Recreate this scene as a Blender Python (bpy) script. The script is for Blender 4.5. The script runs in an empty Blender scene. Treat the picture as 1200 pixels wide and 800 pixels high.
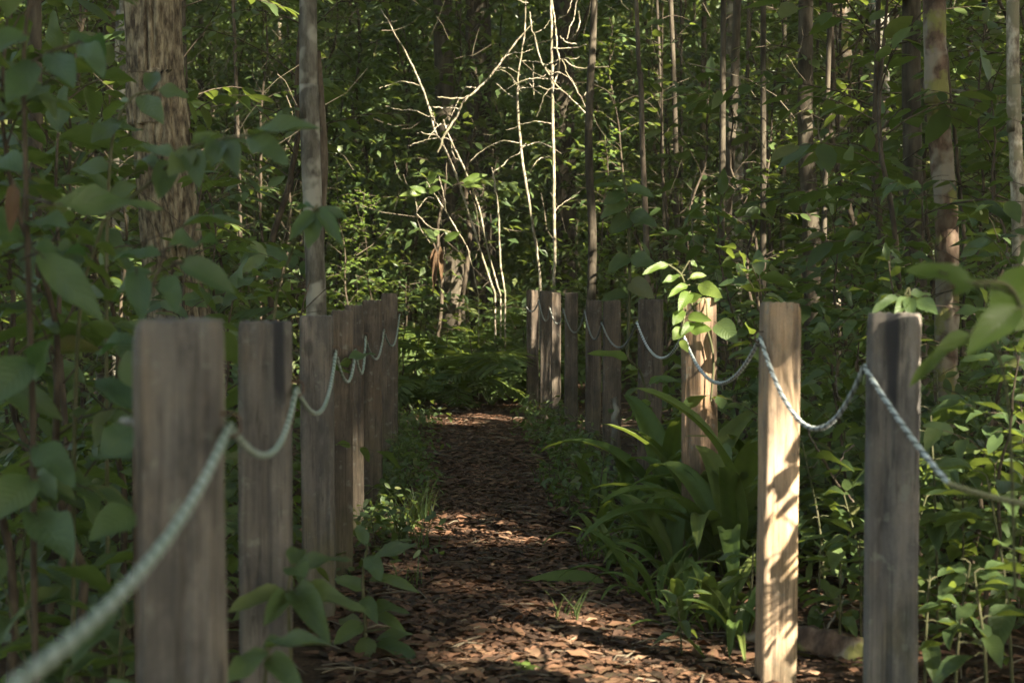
import bpy, math, random
import numpy as np
from mathutils import Vector, Matrix, noise as mnoise

R = math.radians
rng = np.random.default_rng(7)
random.seed(7)
scene = bpy.context.scene
COL = scene.collection

# ------------------------------------------------------------------ camera
F = 1900.0                      # focal length in pixels of a 1200 x 800 frame
CAM = np.array([0.0, 0.0, 1.15])
yaw, pitch = math.atan((600 - 525) / F), math.atan((400 - 336) / F)
FW = np.array([math.sin(yaw) * math.cos(pitch), math.cos(yaw) * math.cos(pitch), -math.sin(pitch)])
RT = np.array([math.cos(yaw), -math.sin(yaw), 0.0])
UP = np.cross(RT, FW)
cam_data = bpy.data.cameras.new('camera')
cam_data.sensor_width = 36.0
cam_data.lens = 36.0 * F / 1200.0
cam_data.clip_start = 0.05
cam_data.clip_end = 2000.0
cam_data.dof.use_dof = True
cam_data.dof.focus_distance = 9.0
cam_data.dof.aperture_fstop = 5.0
cam = bpy.data.objects.new('camera', cam_data)
COL.objects.link(cam)
m = Matrix(((RT[0], UP[0], -FW[0], CAM[0]), (RT[1], UP[1], -FW[1], CAM[1]), (RT[2], UP[2], -FW[2], CAM[2]), (0, 0, 0, 1)))
cam.matrix_world = m
scene.camera = cam


def at(px, py, y):
    """world point seen at pixel (px, py) at depth y metres along the path"""
    d = FW * F + RT * (px - 600) + UP * (400 - py)
    return CAM + d * (y / d[1])


def px_of(P):
    P = np.atleast_2d(P) - CAM
    z = P @ FW
    z = np.where(np.abs(z) < 1e-4, 1e-4, z)
    return 600 + F * (P @ RT) / z, 400 - F * (P @ UP) / z, z


# ------------------------------------------------------------------ light
SUN_AZ, SUN_EL = R(42.5), R(38)   # azimuth measured from straight behind the camera towards its right
S = np.array([math.sin(SUN_AZ) * math.cos(SUN_EL), -math.cos(SUN_AZ) * math.cos(SUN_EL), math.sin(SUN_EL)])
world = bpy.data.worlds.new('World')
scene.world = world
world.use_nodes = True
wn = world.node_tree
bg = wn.nodes['Background']
sky = wn.nodes.new('ShaderNodeTexSky')
sky.sky_type = 'NISHITA'
sky.sun_disc = False
sky.sun_elevation = SUN_EL
sky.sun_rotation = math.atan2(S[0], S[1])
sky.dust_density = 2.5
wn.links.new(sky.outputs[0], bg.inputs[0])
bg.inputs[1].default_value = 0.088
sun_data = bpy.data.lights.new('sun', 'SUN')
sun_data.energy = 5.0
sun_data.angle = R(0.5)
sun_data.color = (1.0, 0.92, 0.80)
sun = bpy.data.objects.new('sun', sun_data)
sun.rotation_euler = Vector(-S).to_track_quat('-Z', 'Y').to_euler()
COL.objects.link(sun)
scene.view_settings.view_transform = 'Standard'
scene.view_settings.look = 'None'
scene.view_settings.gamma = 1.0
scene.view_settings.use_white_balance = True      # the photograph is balanced for shade
scene.view_settings.white_balance_temperature = 7150
scene.view_settings.white_balance_tint = 4
scene.view_settings.use_curve_mapping = False
scene.view_settings.exposure = 2.82
cy = scene.cycles
cy.max_bounces = 7
cy.diffuse_bounces = 5
cy.glossy_bounces = 2
cy.transmission_bounces = 4
cy.sample_clamp_indirect = 4.0
cy.use_denoising = True


# ------------------------------------------------------------------ materials
def new_mat(name):
    mt = bpy.data.materials.new(name)
    mt.use_nodes = True
    nt = mt.node_tree
    for n in list(nt.nodes):
        nt.nodes.remove(n)
    out = nt.nodes.new('ShaderNodeOutputMaterial')
    return mt, nt, out


def N(nt, kind, **kw):
    n = nt.nodes.new(kind)
    for k, v in kw.items():
        setattr(n, k, v)
    return n


def ramp(nt, fac, stops, mode='LINEAR'):
    r = N(nt, 'ShaderNodeValToRGB')
    r.color_ramp.interpolation = mode
    e = r.color_ramp.elements
    while len(e) < len(stops):
        e.new(0.5)
    for el, (p, c) in zip(e, stops):
        el.position = p
        el.color = (*c, 1)
    nt.links.new(fac, r.inputs[0])
    return r.outputs[0]


def mixc(nt, fac, a, b, blend='MIX'):
    n = N(nt, 'ShaderNodeMix', data_type='RGBA', blend_type=blend)
    for sock, v in ((n.inputs[0], fac), (n.inputs[6], a), (n.inputs[7], b)):
        if isinstance(v, (int, float)):
            sock.default_value = v
        elif isinstance(v, tuple):
            sock.default_value = (*v, 1)
        else:
            nt.links.new(v, sock)
    return n.outputs[2]


def math_n(nt, op, a, b=0.0):
    n = N(nt, 'ShaderNodeMath', operation=op)
    for sock, v in ((n.inputs[0], a), (n.inputs[1], b)):
        if isinstance(v, (int, float)):
            sock.default_value = v
        else:
            nt.links.new(v, sock)
    return n.outputs[0]


def noise_n(nt, vec, scale, detail=4, rough=0.55):
    n = N(nt, 'ShaderNodeTexNoise')
    n.inputs['Scale'].default_value = scale
    n.inputs['Detail'].default_value = detail
    n.inputs['Roughness'].default_value = rough
    nt.links.new(vec, n.inputs['Vector'])
    return n.outputs[0]


def scaled(nt, vec, s):
    n = N(nt, 'ShaderNodeMapping')
    n.inputs['Scale'].default_value = s
    nt.links.new(vec, n.inputs['Vector'])
    return n.outputs[0]


def bump(nt, h, strength, dist=0.01):
    b = N(nt, 'ShaderNodeBump')
    b.inputs['Strength'].default_value = strength
    b.inputs['Distance'].default_value = dist
    nt.links.new(h, b.inputs['Height'])
    return b.outputs[0]


def bsdf(nt, col, rough, normal=None, spec=0.4):
    p = N(nt, 'ShaderNodeBsdfPrincipled')
    for k, v in (('Base Color', col), ('Roughness', rough)):
        if isinstance(v, tuple):
            p.inputs[k].default_value = (*v, 1)
        elif isinstance(v, (int, float)):
            p.inputs[k].default_value = v
        else:
            nt.links.new(v, p.inputs[k])
    p.inputs['Specular IOR Level'].default_value = spec
    if normal is not None:
        nt.links.new(normal, p.inputs['Normal'])
    return p.outputs[0]


def leaf_mat(name, stops, trans, fac=0.35, rough=0.42, spec=0.45, single=False, veins=True):
    """leaf blade: colour from a per-leaf random value, lighter midrib, light through the blade"""
    mt, nt, out = new_mat(name)
    if single:
        v = N(nt, 'ShaderNodeObjectInfo').outputs['Random']
    else:
        v = N(nt, 'ShaderNodeAttribute', attribute_name='var').outputs['Fac']
    c = ramp(nt, v, stops)
    tc = N(nt, 'ShaderNodeTexCoord')
    geo = N(nt, 'ShaderNodeNewGeometry')
    blotch = noise_n(nt, geo.outputs['Position'], 28.0, 3)
    c = mixc(nt, 0.55, c, ramp(nt, blotch, [(0.3, (0.62, 0.66, 0.6)), (0.7, (1.25, 1.2, 1.15))]), 'MULTIPLY')
    tr = trans
    normal = None
    if veins:
        sep = N(nt, 'ShaderNodeSeparateXYZ')
        nt.links.new(tc.outputs['UV'], sep.inputs[0])
        a = math_n(nt, 'ABSOLUTE', math_n(nt, 'SUBTRACT', sep.outputs['Y'], 0.5))
        rib = ramp(nt, a, [(0.0, (1, 1, 1)), (0.035, (0, 0, 0))])
        ph = math_n(nt, 'SINE', math_n(nt, 'MULTIPLY', math_n(nt, 'SUBTRACT', sep.outputs['X'], math_n(nt, 'MULTIPLY', a, 0.55)), 62.0))
        vein = ramp(nt, ph, [(0.86, (0, 0, 0)), (1.0, (1, 1, 1))])
        c = mixc(nt, math_n(nt, 'MULTIPLY', rib, 0.5), c, (0.11, 0.15, 0.05))
        c = mixc(nt, math_n(nt, 'MULTIPLY', vein, 0.16), c, (0.12, 0.16, 0.06))
        normal = bump(nt, math_n(nt, 'ADD', ph, math_n(nt, 'MULTIPLY', rib, -2.0)), 0.22, 0.002)
    p = bsdf(nt, c, rough, normal, spec)
    t = N(nt, 'ShaderNodeBsdfTranslucent')
    t.inputs[0].default_value = (*tr, 1)
    mx = N(nt, 'ShaderNodeMixShader')
    mx.inputs[0].default_value = fac
    nt.links.new(p, mx.inputs[1])
    nt.links.new(t.outputs[0], mx.inputs[2])
    nt.links.new(mx.outputs[0], out.inputs[0])
    return mt


G_DARK = [(0.0, (0.040, 0.062, 0.022)), (0.5, (0.062, 0.092, 0.032)), (0.85, (0.086, 0.118, 0.040)), (1.0, (0.120, 0.115, 0.052))]
G_MID = [(0.0, (0.038, 0.064, 0.025)), (0.5, (0.060, 0.096, 0.036)), (0.88, (0.084, 0.120, 0.042)), (1.0, (0.120, 0.115, 0.050))]
G_BLUE = [(0.0, (0.048, 0.084, 0.036)), (0.5, (0.066, 0.108, 0.042)), (1.0, (0.092, 0.132, 0.046))]
G_FRESH = [(0.0, (0.075, 0.120, 0.028)), (0.6, (0.100, 0.150, 0.032)), (1.0, (0.120, 0.160, 0.036))]
TR = (0.21, 0.27, 0.045)
M = {}
M['leaf_mass'] = leaf_mat('leaf_mass', G_DARK, TR, veins=False)
M['leaf_mid'] = leaf_mat('leaf_mid', G_MID, TR, veins=False)
M['leaf'] = leaf_mat('leaf_blade', G_MID, TR, single=True)
M['leaf_blue'] = leaf_mat('leaf_blade_bluish', G_BLUE, (0.11, 0.20, 0.05), single=True, fac=0.4, rough=0.42)
M['leaf_fresh'] = leaf_mat('leaf_blade_fresh', G_FRESH, (0.25, 0.36, 0.05), single=True, fac=0.45)
M['leaf_fresh_mass'] = leaf_mat('leaf_mass_fresh', G_FRESH, (0.25, 0.36, 0.05), fac=0.45, veins=False)
M['strap'] = leaf_mat('strap_blade', [(0.0, (0.058, 0.094, 0.025)), (0.6, (0.086, 0.128, 0.034)), (1.0, (0.118, 0.142, 0.042))], TR, single=True, fac=0.3, rough=0.55, spec=.22, veins=False)
M['fern'] = leaf_mat('fern_blade', [(0, (0.045, 0.080, 0.026)), (1, (0.080, 0.115, 0.036))], TR, veins=False)
M['dead_leaf'] = leaf_mat('dead_leaf', [(0, (0.085, 0.048, 0.030)), (1, (0.13, 0.075, 0.044))], (0.10, 0.05, 0.025), single=True, fac=0.25, rough=0.75, spec=0.2)
LITTER = [(0.0, (0.030, 0.020, 0.015)), (0.30, (0.066, 0.038, 0.027)), (0.60, (0.118, 0.062, 0.040)), (0.86, (0.172, 0.090, 0.057)), (1.0, (0.26, 0.17, 0.115))]
M['litter'] = leaf_mat('litter', LITTER, (0.15, 0.07, 0.03), fac=0.10, rough=0.65, spec=0.25, veins=False)
M['litter_single'] = leaf_mat('litter_leaf', LITTER, (0.15, 0.07, 0.03), fac=0.10, rough=0.62, spec=0.25, single=True)


def bark_mat(name, cols, scale=(1, 1, 0.25), nscale=18, bump_s=0.6, moss=None, streak=None, detail=6):
    mt, nt, out = new_mat(name)
    tc = N(nt, 'ShaderNodeTexCoord')
    v = scaled(nt, tc.outputs['Object'], scale)
    n1 = noise_n(nt, v, nscale, detail, 0.62)
    n2 = noise_n(nt, tc.outputs['Object'], nscale * 0.22, 3)
    c = ramp(nt, n1, [(0.38, cols[0]), (0.5, cols[1]), (0.62, cols[2])])
    if streak:
        c = mixc(nt, ramp(nt, n2, [(0.50, (0, 0, 0)), (0.56, (1, 1, 1))]), c, streak)
    if moss:
        n3 = noise_n(nt, tc.outputs['Object'], nscale * 0.35, 5)
        c = mixc(nt, ramp(nt, n3, [(0.52, (0, 0, 0)), (0.60, (1, 1, 1))]), c, moss)
    c = mixc(nt, 0.5, c, ramp(nt, n2, [(0.3, (0.7, 0.7, 0.7)), (0.7, (1.3, 1.3, 1.3))]), 'MULTIPLY')
    nt.links.new(bsdf(nt, c, 0.85, bump(nt, n1, bump_s, 0.012), 0.2), out.inputs[0])
    return mt


M['bark_furrow'] = bark_mat('furrowed_bark', [(0.045, 0.034, 0.024), (0.145, 0.115, 0.078), (0.27, 0.225, 0.155)], (1, 1, 0.34), 30, 0.9)
M['bark_grey'] = bark_mat('grey_bark', [(0.06, 0.052, 0.042), (0.105, 0.094, 0.076), (0.16, 0.145, 0.12)], (1, 1, 0.3), 22, 0.5, streak=(0.24, 0.225, 0.19))
M['bark_red'] = bark_mat('reddish_bark', [(0.07, 0.046, 0.034), (0.125, 0.082, 0.06), (0.19, 0.135, 0.10)], (1, 1, 0.6), 20, 0.7, moss=(0.20, 0.19, 0.07), streak=(0.23, 0.195, 0.155))
M['bark_dark'] = bark_mat('dark_bark', [(0.035, 0.028, 0.02), (0.06, 0.048, 0.035), (0.09, 0.075, 0.055)], (1, 1, 0.25), 22, 0.6)
M['bark_brown'] = bark_mat('brown_bark', [(0.05, 0.038, 0.028), (0.085, 0.065, 0.048), (0.13, 0.105, 0.08)], (1, 1, 0.25), 24, 0.5)
M['bark_pale'] = bark_mat('pale_bark', [(0.13, 0.10, 0.075), (0.27, 0.23, 0.175), (0.42, 0.37, 0.30)], (1, 1, 0.5), 34, 0.5, streak=(0.17, 0.15, 0.10))
M['stem'] = bark_mat('green_stem', [(0.05, 0.055, 0.025), (0.08, 0.08, 0.04), (0.11, 0.10, 0.06)], (1, 1, 0.3), 40, 0.2)
M['stem_brown'] = bark_mat('brown_stem', [(0.035, 0.026, 0.018), (0.06, 0.045, 0.032), (0.09, 0.07, 0.05)], (1, 1, 0.3), 40, 0.3)
M['twig'] = bark_mat('twig', [(0.07, 0.055, 0.04), (0.13, 0.105, 0.075), (0.20, 0.165, 0.12)], (1, 1, 1), 6, 0.1)


def wood_mat(name, base, stain=0.0, warm=0.0):
    mt, nt, out = new_mat(name)
    tc = N(nt, 'ShaderNodeTexCoord')
    ob = N(nt, 'ShaderNodeObjectInfo')
    add = N(nt, 'ShaderNodeVectorMath', operation='ADD')
    nt.links.new(tc.outputs['Object'], add.inputs[0])
    nt.links.new(ob.outputs['Location'], add.inputs[1])
    o = add.outputs[0]
    grain = noise_n(nt, scaled(nt, o, (1, 1, 0.045)), 85, 6, 0.65)
    bands = noise_n(nt, scaled(nt, o, (1, 1, 0.10)), 14, 3)
    blot = noise_n(nt, scaled(nt, o, (1, 1, 0.6)), 9, 4)
    fine = noise_n(nt, o, 260, 2)
    b = np.array(base)
    c = ramp(nt, grain, [(0.28, tuple(b * 0.72)), (0.46, tuple(b * 0.98)), (0.64, tuple(b * 1.18))])
    patch = noise_n(nt, scaled(nt, o, (1, 1, 0.42)), 13, 5, 0.62)
    c = mixc(nt, 0.9, c, ramp(nt, patch, [(0.34, (0.50, 0.50, 0.53)), (0.47, (0.95, 0.94, 0.94)), (0.56, (1.1, 1.06, 1.03)), (0.66, (1.45, 1.38, 1.32))]), 'MULTIPLY')
    c = mixc(nt, 0.8, c, ramp(nt, bands, [(0.3, (0.66, 0.66, 0.68)), (0.52, (1, 1, 1)), (0.7, (1.25, 1.2, 1.12))]), 'MULTIPLY')
    c = mixc(nt, ramp(nt, blot, [(0.55, (0, 0, 0)), (0.72, (0.8, 0.8, 0.8))]), c, (b[0] * 1.12 + warm, b[1] * .98 + warm * .4, b[2] * .82))
    c = mixc(nt, 0.35, c, ramp(nt, fine, [(0.3, (0.7, 0.7, 0.7)), (0.7, (1.25, 1.25, 1.25))]), 'MULTIPLY')
    # weather: dark water streaks, pale lichen, brown heartwood showing through
    streak = noise_n(nt, scaled(nt, o, (1, 1, 0.05)), 32, 4, 0.6)
    c = mixc(nt, ramp(nt, streak, [(0.60, (0, 0, 0)), (0.70, (.6, .6, .6))]), c, tuple(b * .35))
    lich = noise_n(nt, o, 24, 5, 0.6)
    c = mixc(nt, ramp(nt, lich, [(0.60, (0, 0, 0)), (0.68, (.55, .55, .55))]), c, (0.22, 0.22, 0.185))
    kn = N(nt, 'ShaderNodeTexVoronoi')
    kn.inputs['Scale'].default_value = 4.2
    nt.links.new(scaled(nt, o, (1.6, 1.6, 0.8)), kn.inputs['Vector'])
    c = mixc(nt, ramp(nt, kn.outputs['Distance'], [(0.0, (.85, .85, .85)), (0.07, (.75, .75, .75)), (0.12, (0, 0, 0))]), c, tuple(b * .38))
    stain2 = noise_n(nt, scaled(nt, o, (1, 1, 0.30)), 7, 6, 0.68)
    c = mixc(nt, ramp(nt, stain2, [(0.54, (0, 0, 0)), (0.60, (.65, .65, .65)), (0.75, (.7, .7, .7))]), c, tuple(b * .45))
    crack = noise_n(nt, scaled(nt, o, (1, 1, 0.02)), 60, 3, 0.5)
    c = mixc(nt, ramp(nt, crack, [(0.485, (0, 0, 0)), (0.497, (.7, .7, .7)), (0.503, (.7, .7, .7)), (0.515, (0, 0, 0))]), c, tuple(b * .22))
    sep = N(nt, 'ShaderNodeSeparateXYZ')
    nt.links.new(tc.outputs['Object'], sep.inputs[0])
    # green algae near the ground
    alg = math_n(nt, 'MULTIPLY', ramp(nt, sep.outputs['Z'], [(0.05, (1, 1, 1)), (0.5, (0, 0, 0))]), ramp(nt, blot, [(0.4, (0, 0, 0)), (0.65, (1, 1, 1))]))
    c = mixc(nt, math_n(nt, 'MULTIPLY', alg, 0.6), c, (0.07, 0.075, 0.035))
    if stain:
        # tar-dark drip that runs down from the top, on one strip of the face
        w = N(nt, 'ShaderNodeTexNoise')
        w.inputs['Scale'].default_value = 16
        nt.links.new(scaled(nt, o, (1, 1, 0.25)), w.inputs['Vector'])
        xx = math_n(nt, 'ABSOLUTE', math_n(nt, 'ADD', math_n(nt, 'SUBTRACT', sep.outputs['X'], stain), math_n(nt, 'MULTIPLY', math_n(nt, 'SUBTRACT', w.outputs[0], 0.5), 0.03)))
        inx = ramp(nt, xx, [(0.010, (1, 1, 1)), (0.017, (0, 0, 0))])
        zz = math_n(nt, 'ADD', sep.outputs['Z'], math_n(nt, 'MULTIPLY', w.outputs[0], 0.25))
        inz = ramp(nt, math_n(nt, 'SUBTRACT', zz, 0.5), [(0.46, (0, 0, 0)), (0.53, (1, 1, 1))])
        c = mixc(nt, math_n(nt, 'MULTIPLY', math_n(nt, 'MULTIPLY', inx, inz), 0.9), c, (0.022, 0.022, 0.026))
    h = math_n(nt, 'ADD', grain, math_n(nt, 'MULTIPLY', fine, 0.3))
    nt.links.new(bsdf(nt, c, 0.82, bump(nt, h, 0.55, 0.004), 0.25), out.inputs[0])
    return mt


W_GREY = (0.136, 0.122, 0.110)
M['post'] = wood_mat('weathered_post', W_GREY)
M['post_stain_r'] = wood_mat('weathered_post_stained', W_GREY, stain=0.030)
M['post_stain_l'] = wood_mat('weathered_post_tarred', (0.145, 0.132, 0.124), stain=-0.004)
M['post_sun_pale'] = wood_mat('weathered_post_sun_pale', (0.355, 0.258, 0.18), warm=0.04)  # tan wood, made paler to put the post's sunlight into its colour
M['post_tan'] = wood_mat('weathered_post_tan', (0.22, 0.15, 0.105), warm=0.03)
M['post_brown'] = wood_mat('weathered_post_brown', (0.108, 0.086, 0.068), warm=0.0)


def rope_mat(name, a, b):
    mt, nt, out = new_mat(name)
    tc = N(nt, 'ShaderNodeTexCoord')
    n = noise_n(nt, tc.outputs['Object'], 60, 5)
    n2 = noise_n(nt, tc.outputs['Object'], 3.0, 2)
    c = ramp(nt, n2, [(0.4, a), (0.6, b)])
    c = mixc(nt, 0.6, c, ramp(nt, n, [(0.3, (0.6, 0.6, 0.58)), (0.7, (1.2, 1.2, 1.2))]), 'MULTIPLY')
    nt.links.new(bsdf(nt, c, 0.8, bump(nt, n, 0.4, 0.002), 0.2), out.inputs[0])
    return mt


M['rope_green'] = rope_mat('algae_rope', (0.27, 0.31, 0.26), (0.33, 0.355, 0.31))
M['rope_white'] = rope_mat('pale_rope', (0.60, 0.62, 0.64), (0.50, 0.53, 0.52))
M['rope_grey'] = rope_mat('grey_rope', (0.25, 0.25, 0.235), (0.20, 0.21, 0.19))
M['rope_groove_shade'] = rope_mat('groove_shade_rope', (0.20, 0.21, 0.23), (0.17, 0.18, 0.17))
M['rope_green_groove_shade'] = rope_mat('green_groove_shade_rope', (0.13, 0.16, 0.125), (0.17, 0.195, 0.155))
M['rope_moss'] = rope_mat('mossy_rope', (0.25, 0.21, 0.10), (0.30, 0.27, 0.15))
mt, nt, out = new_mat('rusty_iron')
tc = N(nt, 'ShaderNodeTexCoord')
nn = noise_n(nt, tc.outputs['Object'], 300, 3)
nt.links.new(bsdf(nt, ramp(nt, nn, [(0.3, (0.04, 0.03, 0.025)), (0.7, (0.13, 0.07, 0.04))]), 0.7), out.inputs[0])
M['iron'] = mt

mt, nt, out = new_mat('forest_soil')
tc = N(nt, 'ShaderNodeTexCoord')
n1 = noise_n(nt, tc.outputs['Object'], 7, 6)
n2 = noise_n(nt, tc.outputs['Object'], 45, 5, 0.7)
c = ramp(nt, n2, [(0.3, (0.030, 0.021, 0.015)), (0.5, (0.070, 0.046, 0.031)), (0.7, (0.115, 0.075, 0.05))])
c = mixc(nt, 0.6, c, ramp(nt, n1, [(0.3, (0.6, 0.6, 0.6)), (0.7, (1.3, 1.2, 1.1))]), 'MULTIPLY')
nt.links.new(bsdf(nt, c, 0.95, bump(nt, n2, 0.8, 0.02), 0.15), out.inputs[0])
M['soil'] = mt


# ------------------------------------------------------------------ mesh building
class Acc:
    """collects vertices, faces, per-face random values and uvs, and links them as ONE mesh"""
    def __init__(self):
        self.v, self.f, self.n, self.var, self.uv, self.nv, self.mi = [], [], [], [], [], 0, []

    def add(self, verts, faces, var=None, uv=None, mi=0):
        verts = np.asarray(verts, float).reshape(-1, 3)
        faces = np.asarray(faces, int)
        self.f.append((faces + self.nv).ravel())
        self.n.append(np.full(len(faces), faces.shape[1]))
        self.var.append(np.broadcast_to(0.5 if var is None else var, (len(faces),)).astype(float))
        self.mi.append(np.full(len(faces), mi))
        self.uv.append(np.zeros((len(verts), 2)) if uv is None else np.asarray(uv, float))
        self.v.append(verts)
        self.nv += len(verts)

    def mesh(self, name, mats, smooth=True):
        me = bpy.data.meshes.new(name)
        if self.nv:
            v = np.concatenate(self.v)
            li = np.concatenate(self.f)
            n = np.concatenate(self.n)
            me.vertices.add(len(v))
            me.vertices.foreach_set('co', v.ravel())
            me.loops.add(len(li))
            me.loops.foreach_set('vertex_index', li)
            me.polygons.add(len(n))
            st = np.concatenate([[0], np.cumsum(n)[:-1]])
            me.polygons.foreach_set('loop_start', st)
            me.polygons.foreach_set('loop_total', n)
            me.polygons.foreach_set('use_smooth', np.full(len(n), smooth))
            me.polygons.foreach_set('material_index', np.concatenate(self.mi))
            at_ = me.attributes.new('var', 'FLOAT', 'FACE')
            at_.data.foreach_set('value', np.concatenate(self.var))
            uvl = me.uv_layers.new(name='UVMap')
            uvl.data.foreach_set('uv', np.concatenate(self.uv)[li].ravel())
            me.update(calc_edges=True)
        for mt_ in (mats if isinstance(mats, (list, tuple)) else [mats]):
            me.materials.append(mt_)
        return me


def link(name, me, parent=None, loc=None):
    o = bpy.data.objects.new(name, me)
    COL.objects.link(o)
    if parent is not None:
        o.parent = parent
    if loc is not None:
        o.location = loc
    return o


def tag(o, label=None, cat=None, group=None, kind=None):
    for k, v in (('label', label), ('category', cat), ('group', group), ('kind', kind)):
        if v:
            o[k] = v
    return o


def thing(name, label, cat, loc=(0, 0, 0), rotz=0.0, scale=1.0, group=None):
    o = bpy.data.objects.new(name, None)
    COL.objects.link(o)
    o.location = loc
    o.rotation_euler = (0, 0, rotz)
    o.scale = (scale, scale, scale)
    o.empty_display_size = 0.1
    return tag(o, label, cat, group)


def unit(v):
    return v / np.maximum(np.linalg.norm(v, axis=-1, keepdims=True), 1e-9)


def tube(pts, rad, sides=6, cap=True, seed=0, wob=0.0):
    """swept tube with parallel-transported rings; rad per point"""
    P = np.asarray(pts, float)
    r = np.broadcast_to(rad, (len(P),))
    T = unit(np.gradient(P, axis=0))
    u = np.cross(T[0], [0.3, 0.9, 0.1])
    u = u / np.linalg.norm(u)
    a = np.arange(sides) * 2 * math.pi / sides
    V = []
    for i in range(len(P)):
        u = u - T[i] * (u @ T[i])
        u = u / np.linalg.norm(u)
        w = np.cross(T[i], u)
        rr = r[i] * (1 + (wob * np.sin(a * 2 + i * 0.9 + seed) * np.cos(i * 1.7 + seed) if wob else 0))
        V.append(P[i] + np.outer(np.cos(a) * rr, u) + np.outer(np.sin(a) * rr, w))
    V = np.concatenate(V)
    n = len(P)
    i = np.arange(n - 1)[:, None] * sides
    j = np.arange(sides)[None, :]
    k = (j + 1) % sides
    Fq = np.stack([i + j, i + k, i + sides + k, i + sides + j], -1).reshape(-1, 4)
    return V, Fq


def smooth_path(pts, n=24):
    """Catmull-Rom through the points"""
    P = np.asarray(pts, float)
    if len(P) < 3:
        t = np.linspace(0, 1, n)[:, None]
        return P[0] * (1 - t) + P[-1] * t
    Q = np.vstack([2 * P[0] - P[1], P, 2 * P[-1] - P[-2]])
    t = np.linspace(0, len(P) - 1 - 1e-6, n)
    i = t.astype(int)
    f = (t - i)[:, None]
    a, b, c, d = Q[i], Q[i + 1], Q[i + 2], Q[i + 3]
    return 0.5 * (2 * b + (c - a) * f + (2 * a - 5 * b + 4 * c - d) * f ** 2 + (3 * b - a - 3 * c + d) * f ** 3)


# leaf blades: x runs along the blade (0..1), y across (-0.5..0.5), z up
def blade(ns, profile, droop=0.18, fold=0.10, across=3, wave=0.0, seed=0):
    V, UV = [], []
    for i in range(ns):
        t = i / (ns - 1)
        w = profile(t)
        z0 = -droop * t * t
        for j in range(across):
            s = j / (across - 1) - 0.5
            z = z0 + fold * abs(s) * 2 * w + wave * math.sin(t * 9 + seed + (3 if s > 0 else 0)) * abs(s) * w
            V.append((t, s * w, z))
            UV.append((t, s + 0.5))
    Fc = []
    for i in range(ns - 1):
        for j in range(across - 1):
            a = i * across + j
            Fc.append((a, a + across, a + across + 1, a + 1))
    return np.array(V), np.array(Fc), np.array(UV)


elliptic = lambda t: max(0.0, math.sin(math.pi * t ** 0.85)) ** 0.85 * 1.0 if 0 < t < 1 else 0.0
ovate = lambda t: max(0.0, math.sin(math.pi * t ** 0.72)) ** 0.8 if 0 < t < 1 else 0.0
lance = lambda t: max(0.0, math.sin(math.pi * t ** 0.75)) ** 0.75 if 0 < t < 1 else 0.0
_st = ((.16, .33, .010), (.42, .50, -.012), (.72, .36, -.055))
_V = np.array([[0, 0, 0]] + [q for t, w, z in _st for q in ((t, -w, z + .05 * w), (t, 0, z - .012), (t, w, z + .05 * w))] + [[1, 0, -.13]])
_F3 = np.array([[0, 1, 2], [0, 2, 3], [1, 4, 2], [4, 5, 2], [2, 5, 3], [5, 6, 3], [4, 7, 5], [7, 8, 5], [5, 8, 6], [8, 9, 6], [7, 10, 8], [8, 10, 9]])
TINY_V = np.array([[0, 0, 0], [.45, -.46, .05], [.5, 0, -.03], [.45, .46, .05], [1, 0, -.16]])
TINY_F = np.array([[0, 1, 2], [0, 2, 3], [1, 4, 2], [2, 4, 3]])


def leaf_arrays(acc, pos, d, nrm, L, W, var, V=_V, Fc=_F3, mi=0):
    n = len(pos)
    if n == 0:
        return
    d = unit(d)
    side = unit(np.cross(nrm, d))
    nn = np.cross(d, side)
    L = np.broadcast_to(L, (n,))[:, None, None]
    W = np.broadcast_to(W, (n,))[:, None, None]
    vv = pos[:, None, :] + V[None, :, 0:1] * L * d[:, None, :] + V[None, :, 1:2] * W * side[:, None, :] + V[None, :, 2:3] * L * nn[:, None, :]
    k = len(V)
    ff = (Fc[None] + np.arange(n)[:, None, None] * k).reshape(-1, Fc.shape[1])
    uv = np.tile(np.stack([V[:, 0], V[:, 1] + 0.5], 1), (n, 1))
    acc.add(vv.reshape(-1, 3), ff, np.repeat(var, len(Fc)), uv, mi)


def frame(pos, d, nrm, sx, sy, sz):
    d = unit(np.asarray(d, float))
    side = unit(np.cross(nrm, d))
    nn = np.cross(d, side)
    return Matrix(((d[0] * sx, side[0] * sy, nn[0] * sz, pos[0]), (d[1] * sx, side[1] * sy, nn[1] * sz, pos[1]), (d[2] * sx, side[2] * sy, nn[2] * sz, pos[2]), (0, 0, 0, 1)))


# ------------------------------------------------------------------ gaps in the foliage the sun comes through
HOLES = []          # (point, radius): the places the photograph shows sunlit


def hole(px, py, y, r):
    HOLES.append((at(px, py, y), r))


def gy(py):
    return 1.15 * F / (py - 336)


# tall bare stems and dead branches in the middle
for px, py, r in ((648, 30, .26), (655, 75, .30), (640, 90, .22), (672, 120, .22), (646, 150, .22), (650, 205, .12), (612, 130, .20), (622, 210, .14)):
    hole(px, py, 15.6, r)
for px, py, r in ((490, 95, .22), (508, 150, .22), (535, 125, .22), (525, 185, .24), (548, 215, .24), (560, 265, .22), (574, 312, .18), (585, 245, .18), (506, 265, .18), (515, 315, .15), (500, 215, .15)):
    hole(px, py, 16.3, r)
for px, py, r in ((420, 285, .28), (440, 320, .26), (405, 340, .25), (460, 300, .16), (470, 335, .16), (400, 60, .2), (385, 70, .2)):
    hole(px, py, 16.5, r)
for px, py, r in ((690, 195, .22), (630, 165, .15), (735, 100, .14), (757, 95, .12), (712, 222, .08)):
    hole(px, py, 16.3, r)
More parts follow.
